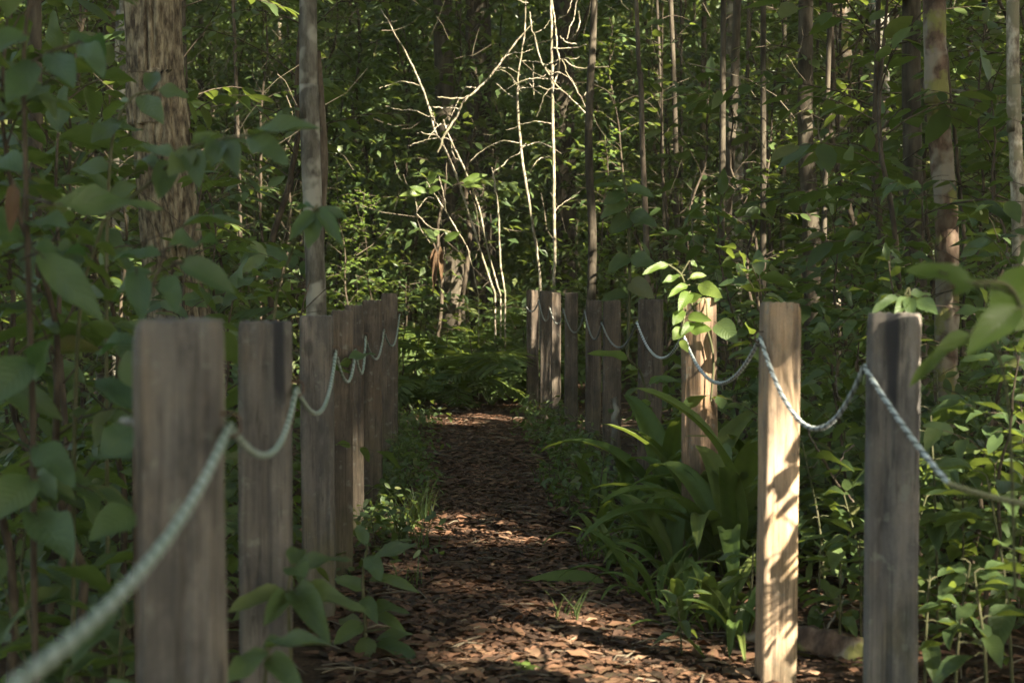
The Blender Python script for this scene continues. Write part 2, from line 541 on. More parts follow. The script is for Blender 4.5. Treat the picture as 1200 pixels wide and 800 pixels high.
# tall sunlit post, third right post, vine
for py, r in ((465, .05), (495, .06), (525, .04), (608, .03), (625, .02), (705, .05), (740, .06), (775, .06)):
    hole(918, py, 4.58, r)
for px, py, r in ((838, 358, .07), (806, 336, .16), (778, 318, .10), (797, 385, .06)):
    hole(px, py, 6.5, r)
# patches on the path
for px, py, r in ((620, 790, .0), (662, 785, .03), (704, 778, .03), (735, 776, -.02), (575, 794, -.02)):
    hole(px, py, gy(py), r)
for px, py, r in ((540, 495, .20), (515, 493, .12), (556, 486, .06), (560, 492, .2), (500, 485, .1)):
    hole(px, py, 14.0, r)
for px, py in ((500, 501), (520, 503)):
    hole(px, py, 13.4, .08)
for px, py in ((500, 440), (545, 425), (580, 445), (605, 430), (610, 465)):
    hole(px, py, 15.3, .04)
# trunks on the right
for px, py, r in ((1114, 265, .02), (1114, 290, .0), (1110, 390, -.06)):
    hole(px, py, 8.0, r)
for px, py, r in ((1191, 130, -.06), (1194, 180, -.05), (1196, 285, .0), (1197, 315, -.02)):
    hole(px, py, 7.0, r)
for px, py, r in ((945, 335, -.03), (918, 265, .06), (925, 185, .06), (875, 350, .02), (1150, 60, .10), (1145, 110, .12), (1170, 235, .08)):
    hole(px, py, 12.0, r)
for px, py, r in ((862, 150, -.05), (860, 235, -.03)):
    hole(px, py, 13.2, r)
# leaves lit in the right undergrowth
for px, py, r in ((985, 625, -.07), (1010, 690, -.09), (1140, 655, -.05), (1185, 470, -.09), (1095, 518, -.07), (860, 652, -.08), (700, 415, -.05), (738, 512, -.07), (1005, 772, -.04), (1110, 748, -.08), (1190, 750, -.06)):
    hole(px, py, 5.6, r)
for px, py, r in ((1165, 368, .0), (1105, 325, -.06)):
    hole(px, py, 2.45, r)
hole(611, 782, 4.75, .08)
hole(1000, 768, 4.85, .0)
# leaves lit on the left
for px, py, r in ((120, 25, .22), (65, 25, .18), (92, 55, .18), (10, 28, .12), (130, 185, .15), (125, 120, .14), (100, 280, .10), (115, 340, .08), (245, 270, .12), (240, 240, .08), (230, 122, .10), (25, 60, .15), (8, 95, .14)):
    hole(px, py, 10.5, r)
for px, py, r in ((446, 672, -.04), (458, 722, -.04)):
    hole(px, py, 6.4, r)
glint = np.random.default_rng(12)
for q in range(64):
    hole(470 * glint.random() if q < 40 else 470 + 730 * glint.random(), 330 * glint.random(), 14.5 + 9 * glint.random(), -.02 + .14 * glint.random() ** 2)
HP = np.array([h[0] for h in HOLES])
HR = np.array([h[1] for h in HOLES])


def sunlit(pos, size, near=0.55, soft=0.10):
    """True for the leaves that would stand in one of the sun gaps"""
    out = np.zeros(len(pos), bool)
    if len(pos) == 0:
        return out
    for A, r in zip(HP, HR):
        v = pos - A
        t = v @ S
        c = t > near
        if not c.any():
            continue
        d2 = (v[c] ** 2).sum(1) - t[c] ** 2
        sz = np.broadcast_to(size, (len(pos),))[c]
        out[np.flatnonzero(c)[d2 < (r + 0.0042 * t[c] + sz * 0.40) ** 2]] = True
    return out


# parts of the view that nothing nearer may stand in: (x0, y0, x1, y1, depth)
CLEAR = [(945, 735, 1015, 805, 5.15), (470, 330, 690, 810, 13.5), (470, -80, 690, 470, 15.3), (345, 120, 392, 420, 7.4), (355, 350, 470, 640, 6.2), (140, 365, 350, 810, 2.6),
         (150, -30, 240, 330, 7.0), (1005, 350, 1090, 810, 3.8), (880, 340, 950, 810, 5.0), (780, 335, 850, 470, 6.6), (940, 380, 1120, 590, 3.4),
         (735, 330, 785, 440, 8.6), (655, 330, 735, 440, 11.0), (610, 330, 660, 500, 13.5), (1080, -30, 1130, 470, 7.8), (1178, 0, 1200, 380, 6.5), (850, 370, 900, 470, 5.5),
         (380, 60, 480, 340, 9.0)]


def blocks_view(pos, keep=0.0):
    x, y, z = px_of(pos)
    out = np.zeros(len(pos), bool)
    for x0, y0, x1, y1, dd in CLEAR:
        out |= (x > x0) & (x < x1) & (y > y0) & (y < y1) & (z < dd) & (z > 0)
    return out & (rng.random(len(pos)) > keep)


# ------------------------------------------------------------------ plants
class Plant:
    """a plant's own shape: stem tubes and leaf positions in local metres"""
    def __init__(self, stem_mat):
        self.stem = Acc()
        self.smat = stem_mat
        self.lp, self.ld, self.ln, self.lL, self.lW = [], [], [], [], []
        self.cache = {}
        self.pin = 0

    def leaf(self, p, d, n, L, W):
        if self.pin:
            # a pinnate leaf: pairs of leaflets along a stalk
            d = unit(np.asarray(d, float)); n = unit(np.asarray(n, float))
            sd = np.cross(n, d)
            k = self.pin
            for q in range(k):
                t = .25 + .75 * q / k
                b = np.asarray(p) + d * L * t - np.array([0, 0, .12 * L * t * t])
                ll = L * .36 * (1 - .4 * abs(t - .55))
                for sg in (-1, 1):
                    self._leaf(b, unit(d * .5 + sd * sg - np.array([0, 0, .15])), n, ll, ll * .42)
            self._leaf(np.asarray(p) + d * L - np.array([0, 0, .12 * L]), d, n, L * .34, L * .15)
            return
        self._leaf(p, d, n, L, W)

    def _leaf(self, p, d, n, L, W):
        self.lp.append(p); self.ld.append(d); self.ln.append(n); self.lL.append(L); self.lW.append(W)

    def done(self):
        self.lp, self.ld, self.ln = (np.array(a, float).reshape(-1, 3) for a in (self.lp, self.ld, self.ln))
        self.lL, self.lW = np.array(self.lL, float), np.array(self.lW, float)
        self.var = np.random.default_rng(len(self.lp)).random(len(self.lp))
        self.stem_me = self.stem.mesh('stem', self.smat) if self.stem.nv else None
        return self


def leaves_along(P, pl, g, pts, L, W, spacing, start=0.25, up=(0, 0, 1), tip=True, droop=0.25):
    pts = np.asarray(pts)
    seg = np.linalg.norm(np.diff(pts, axis=0), axis=1)
    cum = np.concatenate([[0], np.cumsum(seg)])
    tot = cum[-1]
    s = tot * start
    side = 1 if g.random() < .5 else -1
    while s < tot:
        i = min(np.searchsorted(cum, s) - 1, len(seg) - 1)
        i = max(i, 0)
        f = (s - cum[i]) / max(seg[i], 1e-6)
        p = pts[i] * (1 - f) + pts[i + 1] * f
        T = unit(pts[i + 1] - pts[i])
        lat = np.cross(T, up)
        if np.linalg.norm(lat) < 0.2:
            a = g.random() * 6.28
            lat = np.array([math.cos(a), math.sin(a), 0])
        lat = unit(lat) * side
        k = 0.7 + 0.5 * g.random()
        d = unit(T * (0.55 + .3 * g.random()) + lat * 0.85 + np.array([0, 0, -droop - .15 + .22 * g.normal()]))
        n = unit(np.array([g.normal() * .48, g.normal() * .48, 1.0]))
        P.leaf(p, d, n, L * k, W * k * (0.85 + .3 * g.random()))
        side = -side
        s += spacing * (0.75 + .5 * g.random())
    if tip:
        T = unit(pts[-1] - pts[-2])
        P.leaf(pts[-1], unit(T + np.array([0, 0, -.15])), unit(np.array([g.normal() * .3, g.normal() * .3, 1.0])), L, W)


def sapling(seed, h, r0, nbr, blen, L, W, spacing, start=0.3, lean=0.12, stem_mat=None, base_stems=1, pin=0):
    g = np.random.default_rng(seed)
    P = Plant(stem_mat or M['stem_brown'])
    P.pin = pin
    for sidx in range(base_stems):
        a0 = g.random() * 6.28
        ln = lean if base_stems == 1 else 0.35
        n = 9
        pts = np.zeros((n, 3))
        drift = np.array([math.cos(a0), math.sin(a0)]) * ln * h
        hh = h * (1 if sidx == 0 else .6 + .35 * g.random())
        for i in range(n):
            t = i / (n - 1)
            pts[i] = (drift[0] * t ** 1.4 + g.normal() * .012 * h * (i > 0), drift[1] * t ** 1.4 + g.normal() * .012 * h * (i > 0), hh * t - (0.05 if i == 0 else 0))
        P.stem.add(*tube(smooth_path(pts, 16), np.linspace(r0, r0 * .25, 16), 6))
        az = g.random() * 6.28
        nb = max(1, nbr // base_stems)
        for b in range(nb):
            t = start + (1 - start) * (b + g.random() * .6) / nb
            t = min(t, .98)
            i = min(int(t * (n - 1)), n - 2)
            f = t * (n - 1) - i
            o = pts[i] * (1 - f) + pts[i + 1] * f
            az += 2.4 + g.normal() * .4
            el = R(50 - 30 * (1 - t) + g.normal() * 12)
            ll = blen * (1.15 - .6 * t) * (.65 + .6 * g.random())
            bp = [o]
            d = np.array([math.cos(az) * math.cos(el), math.sin(az) * math.cos(el), math.sin(el)])
            for q in range(4):
                bp.append(bp[-1] + d * ll / 4)
                d = unit(d + np.array([g.normal() * .14, g.normal() * .14, -.20]))
            bp = np.array(bp)
            P.stem.add(*tube(bp, np.linspace(r0 * .24, r0 * .09, 5), 4))
            leaves_along(P, P, g, bp, L, W, spacing)
            if ll > .5 and g.random() < .8:
                q = bp[2]
                d2 = unit(np.array([math.cos(az + 1.0), math.sin(az + 1.0), .15]))
                tw = np.array([q, q + d2 * ll * .22, q + d2 * ll * .42 + [0, 0, -.03]])
                P.stem.add(*tube(tw, [r0 * .2, r0 * .13, r0 * .08], 4))
                leaves_along(P, P, g, tw, L, W, spacing)
        leaves_along(P, P, g, pts[-3:], L, W, spacing, 0.2)
    return P.done()


def seedling(seed, h, nl, L, W, stem_mat=None, r0=.006):
    """one slim stem with a few big leaves near the top"""
    g = np.random.default_rng(seed)
    P = Plant(stem_mat or M['stem'])
    dx, dy = g.normal() * .12 * h, g.normal() * .12 * h
    pts = smooth_path([(0, 0, -.03), (dx * .3, dy * .3, h * .5), (dx, dy, h)], 10)
    P.stem.add(*tube(pts, np.linspace(r0, r0 * .5, 10), 6))
    az = g.random() * 6.28
    for i in range(nl):
        t = 1 - .62 * (i / max(nl, 1)) ** 1.2
        k = int(t * 9)
        p = pts[k]
        az += 2.4 + g.normal() * .25
        el = R(35 - 50 * i / nl + g.normal() * 10)
        d = np.array([math.cos(az) * math.cos(el), math.sin(az) * math.cos(el), math.sin(el)])
        pe = p + d * L * .22
        P.stem.add(*tube([p, (p + pe) / 2 + [0, 0, .005], pe], [r0 * .4, r0 * .35, r0 * .3], 4))
        k2 = .75 + .45 * g.random()
        P.leaf(pe, unit(d + np.array([0, 0, -.25])), unit(np.array([-d[0] * .3 + g.normal() * .2, -d[1] * .3 + g.normal() * .2, 1])), L * k2, W * k2)
    return P.done()


HI = {}
for nm, prof in (('elliptic', elliptic), ('ovate', ovate), ('lance', lance)):
    for v in range(3):
        V_, F_, U_ = blade(9, prof, (.08, .16, .26)[v], (.10, .05, .13)[v], 3, (.10, .18, .08)[v], v * 2)
        a_ = Acc()
        a_.add(V_, F_, uv=U_)
        HI[nm, v] = a_
HIME = {}


def leaf_mesh(shape, v, mat):
    k = (shape, v, mat)
    if k not in HIME:
        HIME[k] = HI[shape, v].mesh('leaf', M[mat])
    return HIME[k]


def plant_at(P, loc, rotz, scale, name, label, cat, group=None, parts=None, mat='leaf_mid', stem_name='stem', force_keep=False):
    """set one copy of a plant down; parts = (shape, material) makes every leaf an object of its own"""
    root = thing(name, label, cat, loc, rotz, scale, group)
    if P.stem_me:
        link(stem_name, P.stem_me, root)
    c, s = math.cos(rotz), math.sin(rotz)
    Rz = np.array([[c, -s, 0], [s, c, 0], [0, 0, 1]])
    wp = (P.lp @ Rz.T) * scale + np.asarray(loc)
    mid = wp + (P.ld @ Rz.T) * (P.lL * scale * .5)[:, None]
    kill = sunlit(mid, P.lL * scale) if len(P.lp) else np.zeros(0, bool)
    if not force_keep and len(P.lp):
        kill |= blocks_view(mid)
    keep = ~kill
    if parts:
        for i in np.flatnonzero(keep):
            v = int(P.var[i] * 2.999)
            o = link('leaf', leaf_mesh(parts[0], v, parts[1]), root)
            o.matrix_basis = frame(P.lp[i], P.ld[i], P.ln[i], P.lL[i], P.lW[i], P.lL[i])
    elif len(P.lp):
        if keep.all():
            if mat not in P.cache:
                a = Acc()
                leaf_arrays(a, P.lp, P.ld, P.ln, P.lL, P.lW, P.var)
                P.cache[mat] = a.mesh('foliage', M[mat])
            me = P.cache[mat]
        else:
            a = Acc()
            k = keep
            leaf_arrays(a, P.lp[k], P.ld[k], P.ln[k], P.lL[k], P.lW[k], P.var[k])
            me = a.mesh('foliage', M[mat])
        if keep.any():
            link('foliage', me, root)['kind'] = 'stuff'
    return root


# ------------------------------------------------------------------ ground and path
def ground_z(x, y):
    x, y = np.asarray(x, float), np.asarray(y, float)
    b = .018 * np.sin(x * 2.1 + y * .7) + .014 * np.sin(x * 3.7 - y * 2.3 + 1) + .010 * np.sin(y * 4.9 + x * 1.1)
    side = np.clip(np.abs(x - .3) - .75, 0, 3)
    z = b * np.clip(.35 + side, .35, 1.6) + .05 * np.clip(side, 0, .6)
    far = np.clip(y - 16, 0, 60)
    return z + far * .012


def spaced(a, b, step, lo, hi):
    inner = np.arange(a, b + step / 2, step)
    k = np.array([1, 2, 4, 8, 16, 32, 64, 128, 256, 600.])
    return np.concatenate([lo - k[::-1] if lo is not None else [], inner, hi + k])


gxs = spaced(-6, 7, .14, -6, 7)
gys = spaced(1.0, 19, .16, 1.0, 19)
X_, Y_ = np.meshgrid(gxs, gys, indexing='ij')
a = Acc()
ny = len(gys)
i_ = np.arange(len(gxs) - 1)[:, None] * ny
j_ = np.arange(ny - 1)[None]
a.add(np.stack([X_, Y_, ground_z(X_, Y_)], -1).reshape(-1, 3), np.stack([i_ + j_, i_ + ny + j_, i_ + ny + j_ + 1, i_ + j_ + 1], -1).reshape(-1, 4))
tag(link('ground', a.mesh('ground', M['soil'])), kind='structure', label='dark forest soil under fallen leaves')


a = Acc()
hx = np.linspace(-120, 120, 49)
hy = np.linspace(64, 130, 12)
HX, HY = np.meshgrid(hx, hy, indexing='ij')
HZ = -1 + 26 * (1 - np.exp(-(HY - 64) / 14)) + 1.5 * np.sin(HX * .11 + HY * .07)
i_ = np.arange(48)[:, None] * 12
j_ = np.arange(11)[None]
a.add(np.stack([HX, HY, HZ], -1).reshape(-1, 3), np.stack([i_ + j_, i_ + 12 + j_, i_ + 13 + j_, i_ + j_ + 1], -1).reshape(-1, 4))
tag(link('sky_blocking_slope', a.mesh('sky_blocking_slope', M['leaf_mass'])), kind='structure', label='slope added beyond the forest to block the sky')  # added behind the far foliage to shut out bright sky


def path_edges(y):
    y = np.asarray(y, float)
    w = .05 * np.sin(y * 1.9) + .03 * np.sin(y * 4.3)
    turn = np.clip(y - 12.8, 0, 5) ** 2 * .10
    return -.27 + w * .8 + turn * .1, .80 - .012 * y + w + turn * .9


ys = np.arange(-1.5, 16.5, .15)
lo_, hi_ = path_edges(ys)
a = Acc()
K = 12
tt = np.linspace(0, 1, K)
PX = lo_[:, None] * (1 - tt) + hi_[:, None] * tt
PY = np.repeat(ys[:, None], K, 1)
PZ = ground_z(PX, PY) + .006 + .014 * np.sin(tt * math.pi)[None] - 0.012 * np.isin(np.arange(K), (0, K - 1))[None]
i_ = np.arange(len(ys) - 1)[:, None] * K
j_ = np.arange(K - 1)[None]
a.add(np.stack([PX, PY, PZ], -1).reshape(-1, 3), np.stack([i_ + j_, i_ + j_ + 1, i_ + K + j_ + 1, i_ + K + j_], -1).reshape(-1, 4))
path = tag(link('path', a.mesh('path', M['soil'])), kind='structure', label='trodden earth path under brown fallen leaves')

# fallen leaves: the 300 that show largest are single parts of the path, the rest one mass
curlV = []
for q in range(4):
    g_ = np.random.default_rng(90 + q)
    v_ = _V.copy()
    v_[:, 2] = .05 * np.sin(v_[:, 0] * (3 + q)) + (.16 + .2 * g_.random()) * np.abs(v_[:, 1]) ** 1.5 * (1 if q % 2 else -.7) + .02 * g_.normal(size=len(v_))
    v_[:, 1] *= 1 + .12 * g_.normal(size=len(v_))
    curlV.append(v_)
nl = 38000
yy = 3.0 + 13.0 * rng.random(nl) ** 1.25
lo2, hi2 = path_edges(yy)
xx = lo2 - .12 + (hi2 - lo2 + .24) * rng.random(nl)
n2 = 14000
yy2 = 3.0 + 15 * rng.random(n2)
xx2 = -4.5 + 9.5 * rng.random(n2)
# extra drift along the right-hand bank near the tall posts
n3 = 4500
yy3 = 3.6 + 3.2 * rng.random(n3)
xx3 = .55 + 1.5 * rng.random(n3)
xx, yy = np.concatenate([xx, xx2, xx3]), np.concatenate([yy, yy2, yy3])
nl = len(xx)
e0_, e1_ = path_edges(yy)
crown_ = np.clip((xx - e0_) / (e1_ - e0_), 0, 1)
zz = ground_z(xx, yy) + .012 + .014 * np.sin(crown_ * math.pi) + .014 * rng.random(nl)
pos = np.stack([xx, yy, zz], -1)
ang = rng.random(nl) * 6.283
tilt = rng.normal(size=nl) * .07
d = np.stack([np.cos(ang) * np.cos(tilt), np.sin(ang) * np.cos(tilt), np.sin(tilt)], -1)
nr = unit(np.stack([rng.normal(size=nl) * .10, rng.normal(size=nl) * .10, np.ones(nl)], -1))
L = .022 + .066 * rng.random(nl) ** 1.8
Wd = L * (.34 + .20 * rng.random(nl))
var = np.clip(rng.beta(1.1, 1.5, nl), 0, 1)
onpath = np.arange(nl) < 38000
px_, py_, pz_ = px_of(pos)
vis = onpath & (px_ > 400) & (px_ < 880) & (py_ < 805) & (py_ > 480)
score = np.where(vis, L / pz_ ** 1.3, 0)
big = np.argsort(-score)[:300]
isbig = np.zeros(nl, bool)
isbig[big] = True
a = Acc()
kind4 = rng.integers(0, 4, nl)
for q in range(4):
    s_ = (kind4 == q) & ~isbig
    s1, s2 = s_ & (yy < 8), s_ & (yy >= 8)
    leaf_arrays(a, pos[s1], d[s1], nr[s1], L[s1], Wd[s1], var[s1], V=curlV[q])
    leaf_arrays(a, pos[s2], d[s2], nr[s2], L[s2] * 1.25, Wd[s2] * 1.25, var[s2], V=TINY_V * [1, 1, .6], Fc=TINY_F)
o = tag(link('leaf_litter', a.mesh('leaf_litter', M['litter'])), kind='stuff', label='brown fallen leaves covering the path and forest floor')
fm = []
for q in range(4):
    V_, F_, U_ = blade(6, elliptic, (.05, -.12, .15, -.05)[q], (.07, -.06, .04, .10)[q], 3, .16, q)
    b_ = Acc()
    b_.add(V_, F_, uv=U_)
    fm.append(b_.mesh('fallen_leaf', M['litter_single']))
for i in big:
    o = link('fallen_leaf', fm[kind4[i]], path)
    o.matrix_basis = frame(pos[i] + [0, 0, .008], d[i], nr[i], L[i] * 1.05, Wd[i] * 1.1, L[i] * .7)
nd = 24000
dy_ = 3.2 + 7.0 * rng.random(nd) ** 1.2
q0, q1 = path_edges(dy_)
dx_ = q0 - .1 + (q1 - q0 + .2) * rng.random(nd)
cr_ = np.clip((dx_ - q0) / (q1 - q0), 0, 1)
dp_ = np.stack([dx_, dy_, ground_z(dx_, dy_) + .016 + .014 * np.sin(cr_ * math.pi) + .014 * rng.random(nd)], -1)
an_ = rng.random(nd) * 6.283
a = Acc()
ln_ = .006 + .020 * rng.random(nd) ** 2
leaf_arrays(a, dp_, np.stack([np.cos(an_), np.sin(an_), rng.normal(size=nd) * .25], -1), np.stack([rng.normal(size=nd) * .4, rng.normal(size=nd) * .4, np.ones(nd)], -1), ln_, ln_ * (.25 + .5 * rng.random(nd)), rng.random(nd), V=TINY_V, Fc=TINY_F)
tag(link('leaf_crumbs', a.mesh('leaf_crumbs', M['litter'])), kind='stuff', label='broken leaf crumbs scattered over the path')
# small sticks in the litter
a = Acc()
for q in range(900):
    y0 = 3.4 + 12 * random.random()
    x0 = random.uniform(-1.2, 2.4)
    an = random.random() * 6.28
    ln = random.uniform(.06, .28)
    z0 = float(ground_z(x0, y0)) + .03
    b = random.gauss(0, .02)
    a.add(*tube([(x0, y0, z0), (x0 + math.cos(an) * ln * .5 + b, y0 + math.sin(an) * ln * .5, z0 + .012), (x0 + math.cos(an) * ln, y0 + math.sin(an) * ln, z0 - .005)], [.0035, .003, .002], 4), var=random.random())
tag(link('twig_litter', a.mesh('twig_litter', M['twig'])), kind='stuff', label='small fallen sticks lying among the leaf litter')


# ------------------------------------------------------------------ the two rows of posts
def post_mesh(w, dp, h, mat, seed):
    """squared timber: worn top, rounded arrises, checks running down the faces"""
    g = np.random.default_rng(seed)
    nz, nf = 64, 17
    zs = np.concatenate([np.linspace(-.12, h - .03, nz - 4), h - np.array([.02, .012, .005, 0.0])])
    per = []
    c = .010
    us = np.linspace(-1, 1, nf)
    for k, (ax, sg) in enumerate(((0, -1), (1, 1), (0, 1), (1, -1))):
        for u in us[:-1]:
            per.append((k, u))
    n = len(per)
    V = []
    ck = [(g.integers(0, 4), g.uniform(-.7, .7), g.uniform(.1, h), g.uniform(.25, .7), g.uniform(.006, .014)) for _ in range(11)]
    off = g.random() * 50
    for z in zs:
        topin = max(0.0, (z - (h - .02)) / .02) ** 2 * .003
        tw = g.normal() * .0
        for k, u in per:
            hw, hd = w / 2 - topin, dp / 2 - topin
            # rounded square
            if k == 0: x, y, nx, ny = u * hw, -hd, 0, -1
            elif k == 1: x, y, nx, ny = hw, u * hd, 1, 0
            elif k == 2: x, y, nx, ny = -u * hw, hd, 0, 1
            else: x, y, nx, ny = -hw, -u * hd, -1, 0
            e = max(0.0, abs(u) - .86) / .14
            x -= math.copysign(.0045 * e * e, x) * (1 if True else 0)
            y -= math.copysign(.0045 * e * e, y)
            dd = .0045 * mnoise.noise(Vector((x * 22 + off, y * 22, z * 1.8))) + .0030 * mnoise.noise(Vector((x * 90, y * 90 + off, z * 4)))
            if e > 0:
                dd -= e * .013 * max(0.0, mnoise.noise(Vector((off + k * 3.1 + (1.7 if u > 0 else 0), z * 7.5, 2.0))) - .08)
            if z > h - .05:
                dd -= .010 * max(0.0, mnoise.noise(Vector((x * 30, y * 30 + off, 4.0)))) * (z - h + .05) / .05
            for (ck_k, cu, cz, cl, cd) in ck:
                if ck_k == k and abs(z - cz) < cl / 2:
                    q = abs(u - cu - .05 * math.sin(z * 9 + off))
                    if q < .09:
                        dd -= cd * (1 - q / .09) * (1 - (abs(z - cz) / (cl / 2)) ** 2)
            V.append((x + nx * dd, y + ny * dd, z + (.004 * mnoise.noise(Vector((x * 40, y * 40, off))) - .06 * 0 if z > h - .004 else 0)))
    V = np.array(V)
    m_ = len(zs)
    i = np.arange(m_ - 1)[:, None] * n
    j = np.arange(n)[None]
    k = (j + 1) % n
    Fq = np.stack([i + j, i + k, i + n + k, i + n + j], -1).reshape(-1, 4)
    acc = Acc()
    acc.add(V, Fq)
    # top: rings shrinking to the centre, slightly dished and checked
    top = V[(m_ - 1) * n:]
    cen = top.mean(0)
    rings = [top]
    for f in (.82, .55, .28):
        rr = cen + (top - cen) * f
        rr[:, 2] = h + .003 - .010 * (1 - f) + .003 * np.sin(rr[:, 0] * 300 + off)
        rings.append(rr)
    TV = np.concatenate(rings + [cen[None] - [0, 0, .010]])
    i = np.arange(3)[:, None] * n
    Fq = np.stack([i + j, i + k, i + n + k, i + n + j], -1).reshape(-1, 4)
    acc.add(TV, Fq)
    last = np.stack([3 * n + np.arange(n), 3 * n + (np.arange(n) + 1) % n, np.full(n, 4 * n)], -1)
    acc.add(TV, last)
    me = acc.mesh('timber', mat)
    return me


posts = {}


def add_post(key, x0, x1, top, depth, rot, tilt, mat, label, side, att, group):
    """x0, x1, top: face edges and top in the photograph, at that depth"""
    pl_, pr_ = at(x0, top, depth), at(x1, top, depth)
    w = (x1 - x0) * depth / F / math.cos(R(rot)) if abs(rot) < 40 else .112
    cx = (pl_[0] + pr_[0]) / 2
    dp = w * random.uniform(.95, 1.08)
    h = pl_[2] - ground_z(cx, depth)
    cx -= h * math.tan(R(tilt))
    if abs(rot) < 40:
        cx -= math.sin(R(rot)) * dp / 2      # keep the front face, not the axis, where it was seen
    g0 = float(ground_z(cx, depth))
    root = thing('post', label, 'fence post', (cx, depth + dp / 2, g0), 0, 1.0, group)
    root.rotation_euler = (R(random.uniform(-.6, .6)), R(tilt), R(rot))
    t_ = link('timber', post_mesh(w, dp, h, M[mat], int(x0)), root)
    # iron staple that holds the rope on the path side
    sg = 1 if side == 'L' else -1
    zt = att - g0
    pts = [(sg * (w / 2 - .004), -.012, zt + .016), (sg * (w / 2 + .022), -.012, zt + .014), (sg * (w / 2 + .026), -.012, zt), (sg * (w / 2 + .022), -.012, zt - .014), (sg * (w / 2 - .004), -.012, zt - .016)]
    a_ = Acc()
    a_.add(*tube(smooth_path(pts, 10), .0024, 5))
    link('staple', a_.mesh('staple', M['iron']), root)
    lean = h * math.tan(R(tilt))
    posts[key] = (cx + sg * (w / 2 * 1.02 + .011) + lean * (zt / h), depth + dp / 2 - .012, att)
    return root


GL, GR = 'posts in the row left of the path', 'posts in the row right of the path'
add_post('L1', 158, 252, 376, 2.17, 0.5, 0, 'post', 'widest blurred grey post nearest the camera, left of the path', 'L', .962, GL)
add_post('L2', 279, 339, 378, 3.45, 2, .3, 'post_stain_r', 'grey post with a black stain at the top of its face, beside the nearest post', 'L', .932, GL)
add_post('L3', 351, 388, 371, 5.5, 1, -.3, 'post', 'grey post in front of the pale straight trunk left of the path', 'L', .93, GL)
add_post('L4', 388, 413, 364, 6.4, 3, .2, 'post_brown', 'brown post with a thin sunlit edge in the left row', 'L', .90, GL)
add_post('L4b', 404, 425, 358, 7.5, 2, 0, 'post_brown', 'narrow dark post half hidden behind the brown post with the sunlit edge', 'L', .92, GL)
add_post('L5', 424, 447, 352, 8.6, 1, 0, 'post_brown', 'dark brown post with a flat top, second from the far end of the left row', 'L', .92, GL)
add_post('L6', 447, 466, 344, 10.6, 2, 0, 'post_brown', 'tall dark post at the far end of the left row', 'L', .97, GL)
add_post('R1', 1019, 1079, 368, 3.68, -14, .3, 'post_stain_l', 'grey post with a tarry stain and the rope across it, at the right', 'R', .965, GR)
add_post('R2', 900, 942, 355, 4.58, 2, .7, 'post_sun_pale', 'sunlit tan post with leaf shadows on its face', 'R', 1.005, GR)
add_post('R3', 797, 846, 350, 6.6, -42, -.5, 'post_tan', 'post with a leafy vine climbing over its sunlit top', 'R', .955, GR)
add_post('R4', 749, 777, 351, 8.4, -6, .4, 'post_brown', 'dark reddish post behind the strap leaved plants', 'R', .965, GR)
add_post('R5', 707, 728, 352, 10.0, -5, 0, 'post_brown', 'dark post next to the pale stick right of the path', 'R', .93, GR)
add_post('R6', 687, 705, 352, 11.0, -5, .4, 'post_brown', 'shadowed post just left of the dark post with the pale stick', 'R', .99, GR)
add_post('R7', 662, 677, 343, 12.0, -4, 0, 'post_brown', 'slim post with a reddish top standing free in the far right row', 'R', .985, GR)
add_post('R8', 646, 657, 343, 13.0, -4, 0, 'post_brown', 'thinnest post beside the far pair of right posts', 'R', .98, GR)
add_post('R9', 633, 648, 341, 13.7, -4, 0, 'post_brown', 'pale brown post in the far cluster at the right path end', 'R', 1.04, GR)
add_post('R10', 617, 631, 340, 14.8, -4, 0, 'post_brown', 'farthest post at the end of the right row', 'R', .985, GR)


# ------------------------------------------------------------------ ropes: three laid strands sagging from post to post
def rope(name, label, knots, sags, mats, r=.0072, pitch=.048, mi_of=None):
    P = []
    MI = []
    for k in range(len(knots) - 1):
        A, B = np.array(knots[k]), np.array(knots[k + 1])
        ln = np.linalg.norm(B - A)
        n = int(max(12, (ln + sags[k]) / .009 / max(1, np.linalg.norm((A + B) / 2 - CAM) / 4)))
        t = np.linspace(0, 1, n, endpoint=(k == len(knots) - 2))
        q = A[None] * (1 - t[:, None]) + B[None] * t[:, None]
        q[:, 2] -= sags[k] * 4 * t * (1 - t)
        q[:, 0] += .006 * np.sin(t * math.pi)
        P.append(q)
        MI += [mi_of[k] if mi_of else 0] * n
    P = np.concatenate(P)
    seg = np.linalg.norm(np.diff(P, axis=0), axis=1)
    s = np.concatenate([[0], np.cumsum(seg)])
    T = unit(np.gradient(P, axis=0))
    side = unit(np.cross(T, np.array([0.15, 0.1, 1.0])))
    nn = np.cross(side, T)
    acc = Acc()
    MI = np.array(MI)
    for c in range(3):
        ph = s / pitch * 2 * math.pi + c * 2.094
        C = P + (np.cos(ph)[:, None] * side + np.sin(ph)[:, None] * nn) * r * .68
        V, Fq = tube(C, r * .46, 6)
        mi = np.repeat(MI[:-1], 6)
        if c == 2:                      # one strand coloured darker, standing in for shade in the twist's grooves
            mi = np.where(mi == 0, len(mats) - 1, mi)
        for mm in np.unique(mi):
            acc.add(V, Fq[mi == mm], mi=int(mm))
    return link(name, acc.mesh(name, mats))


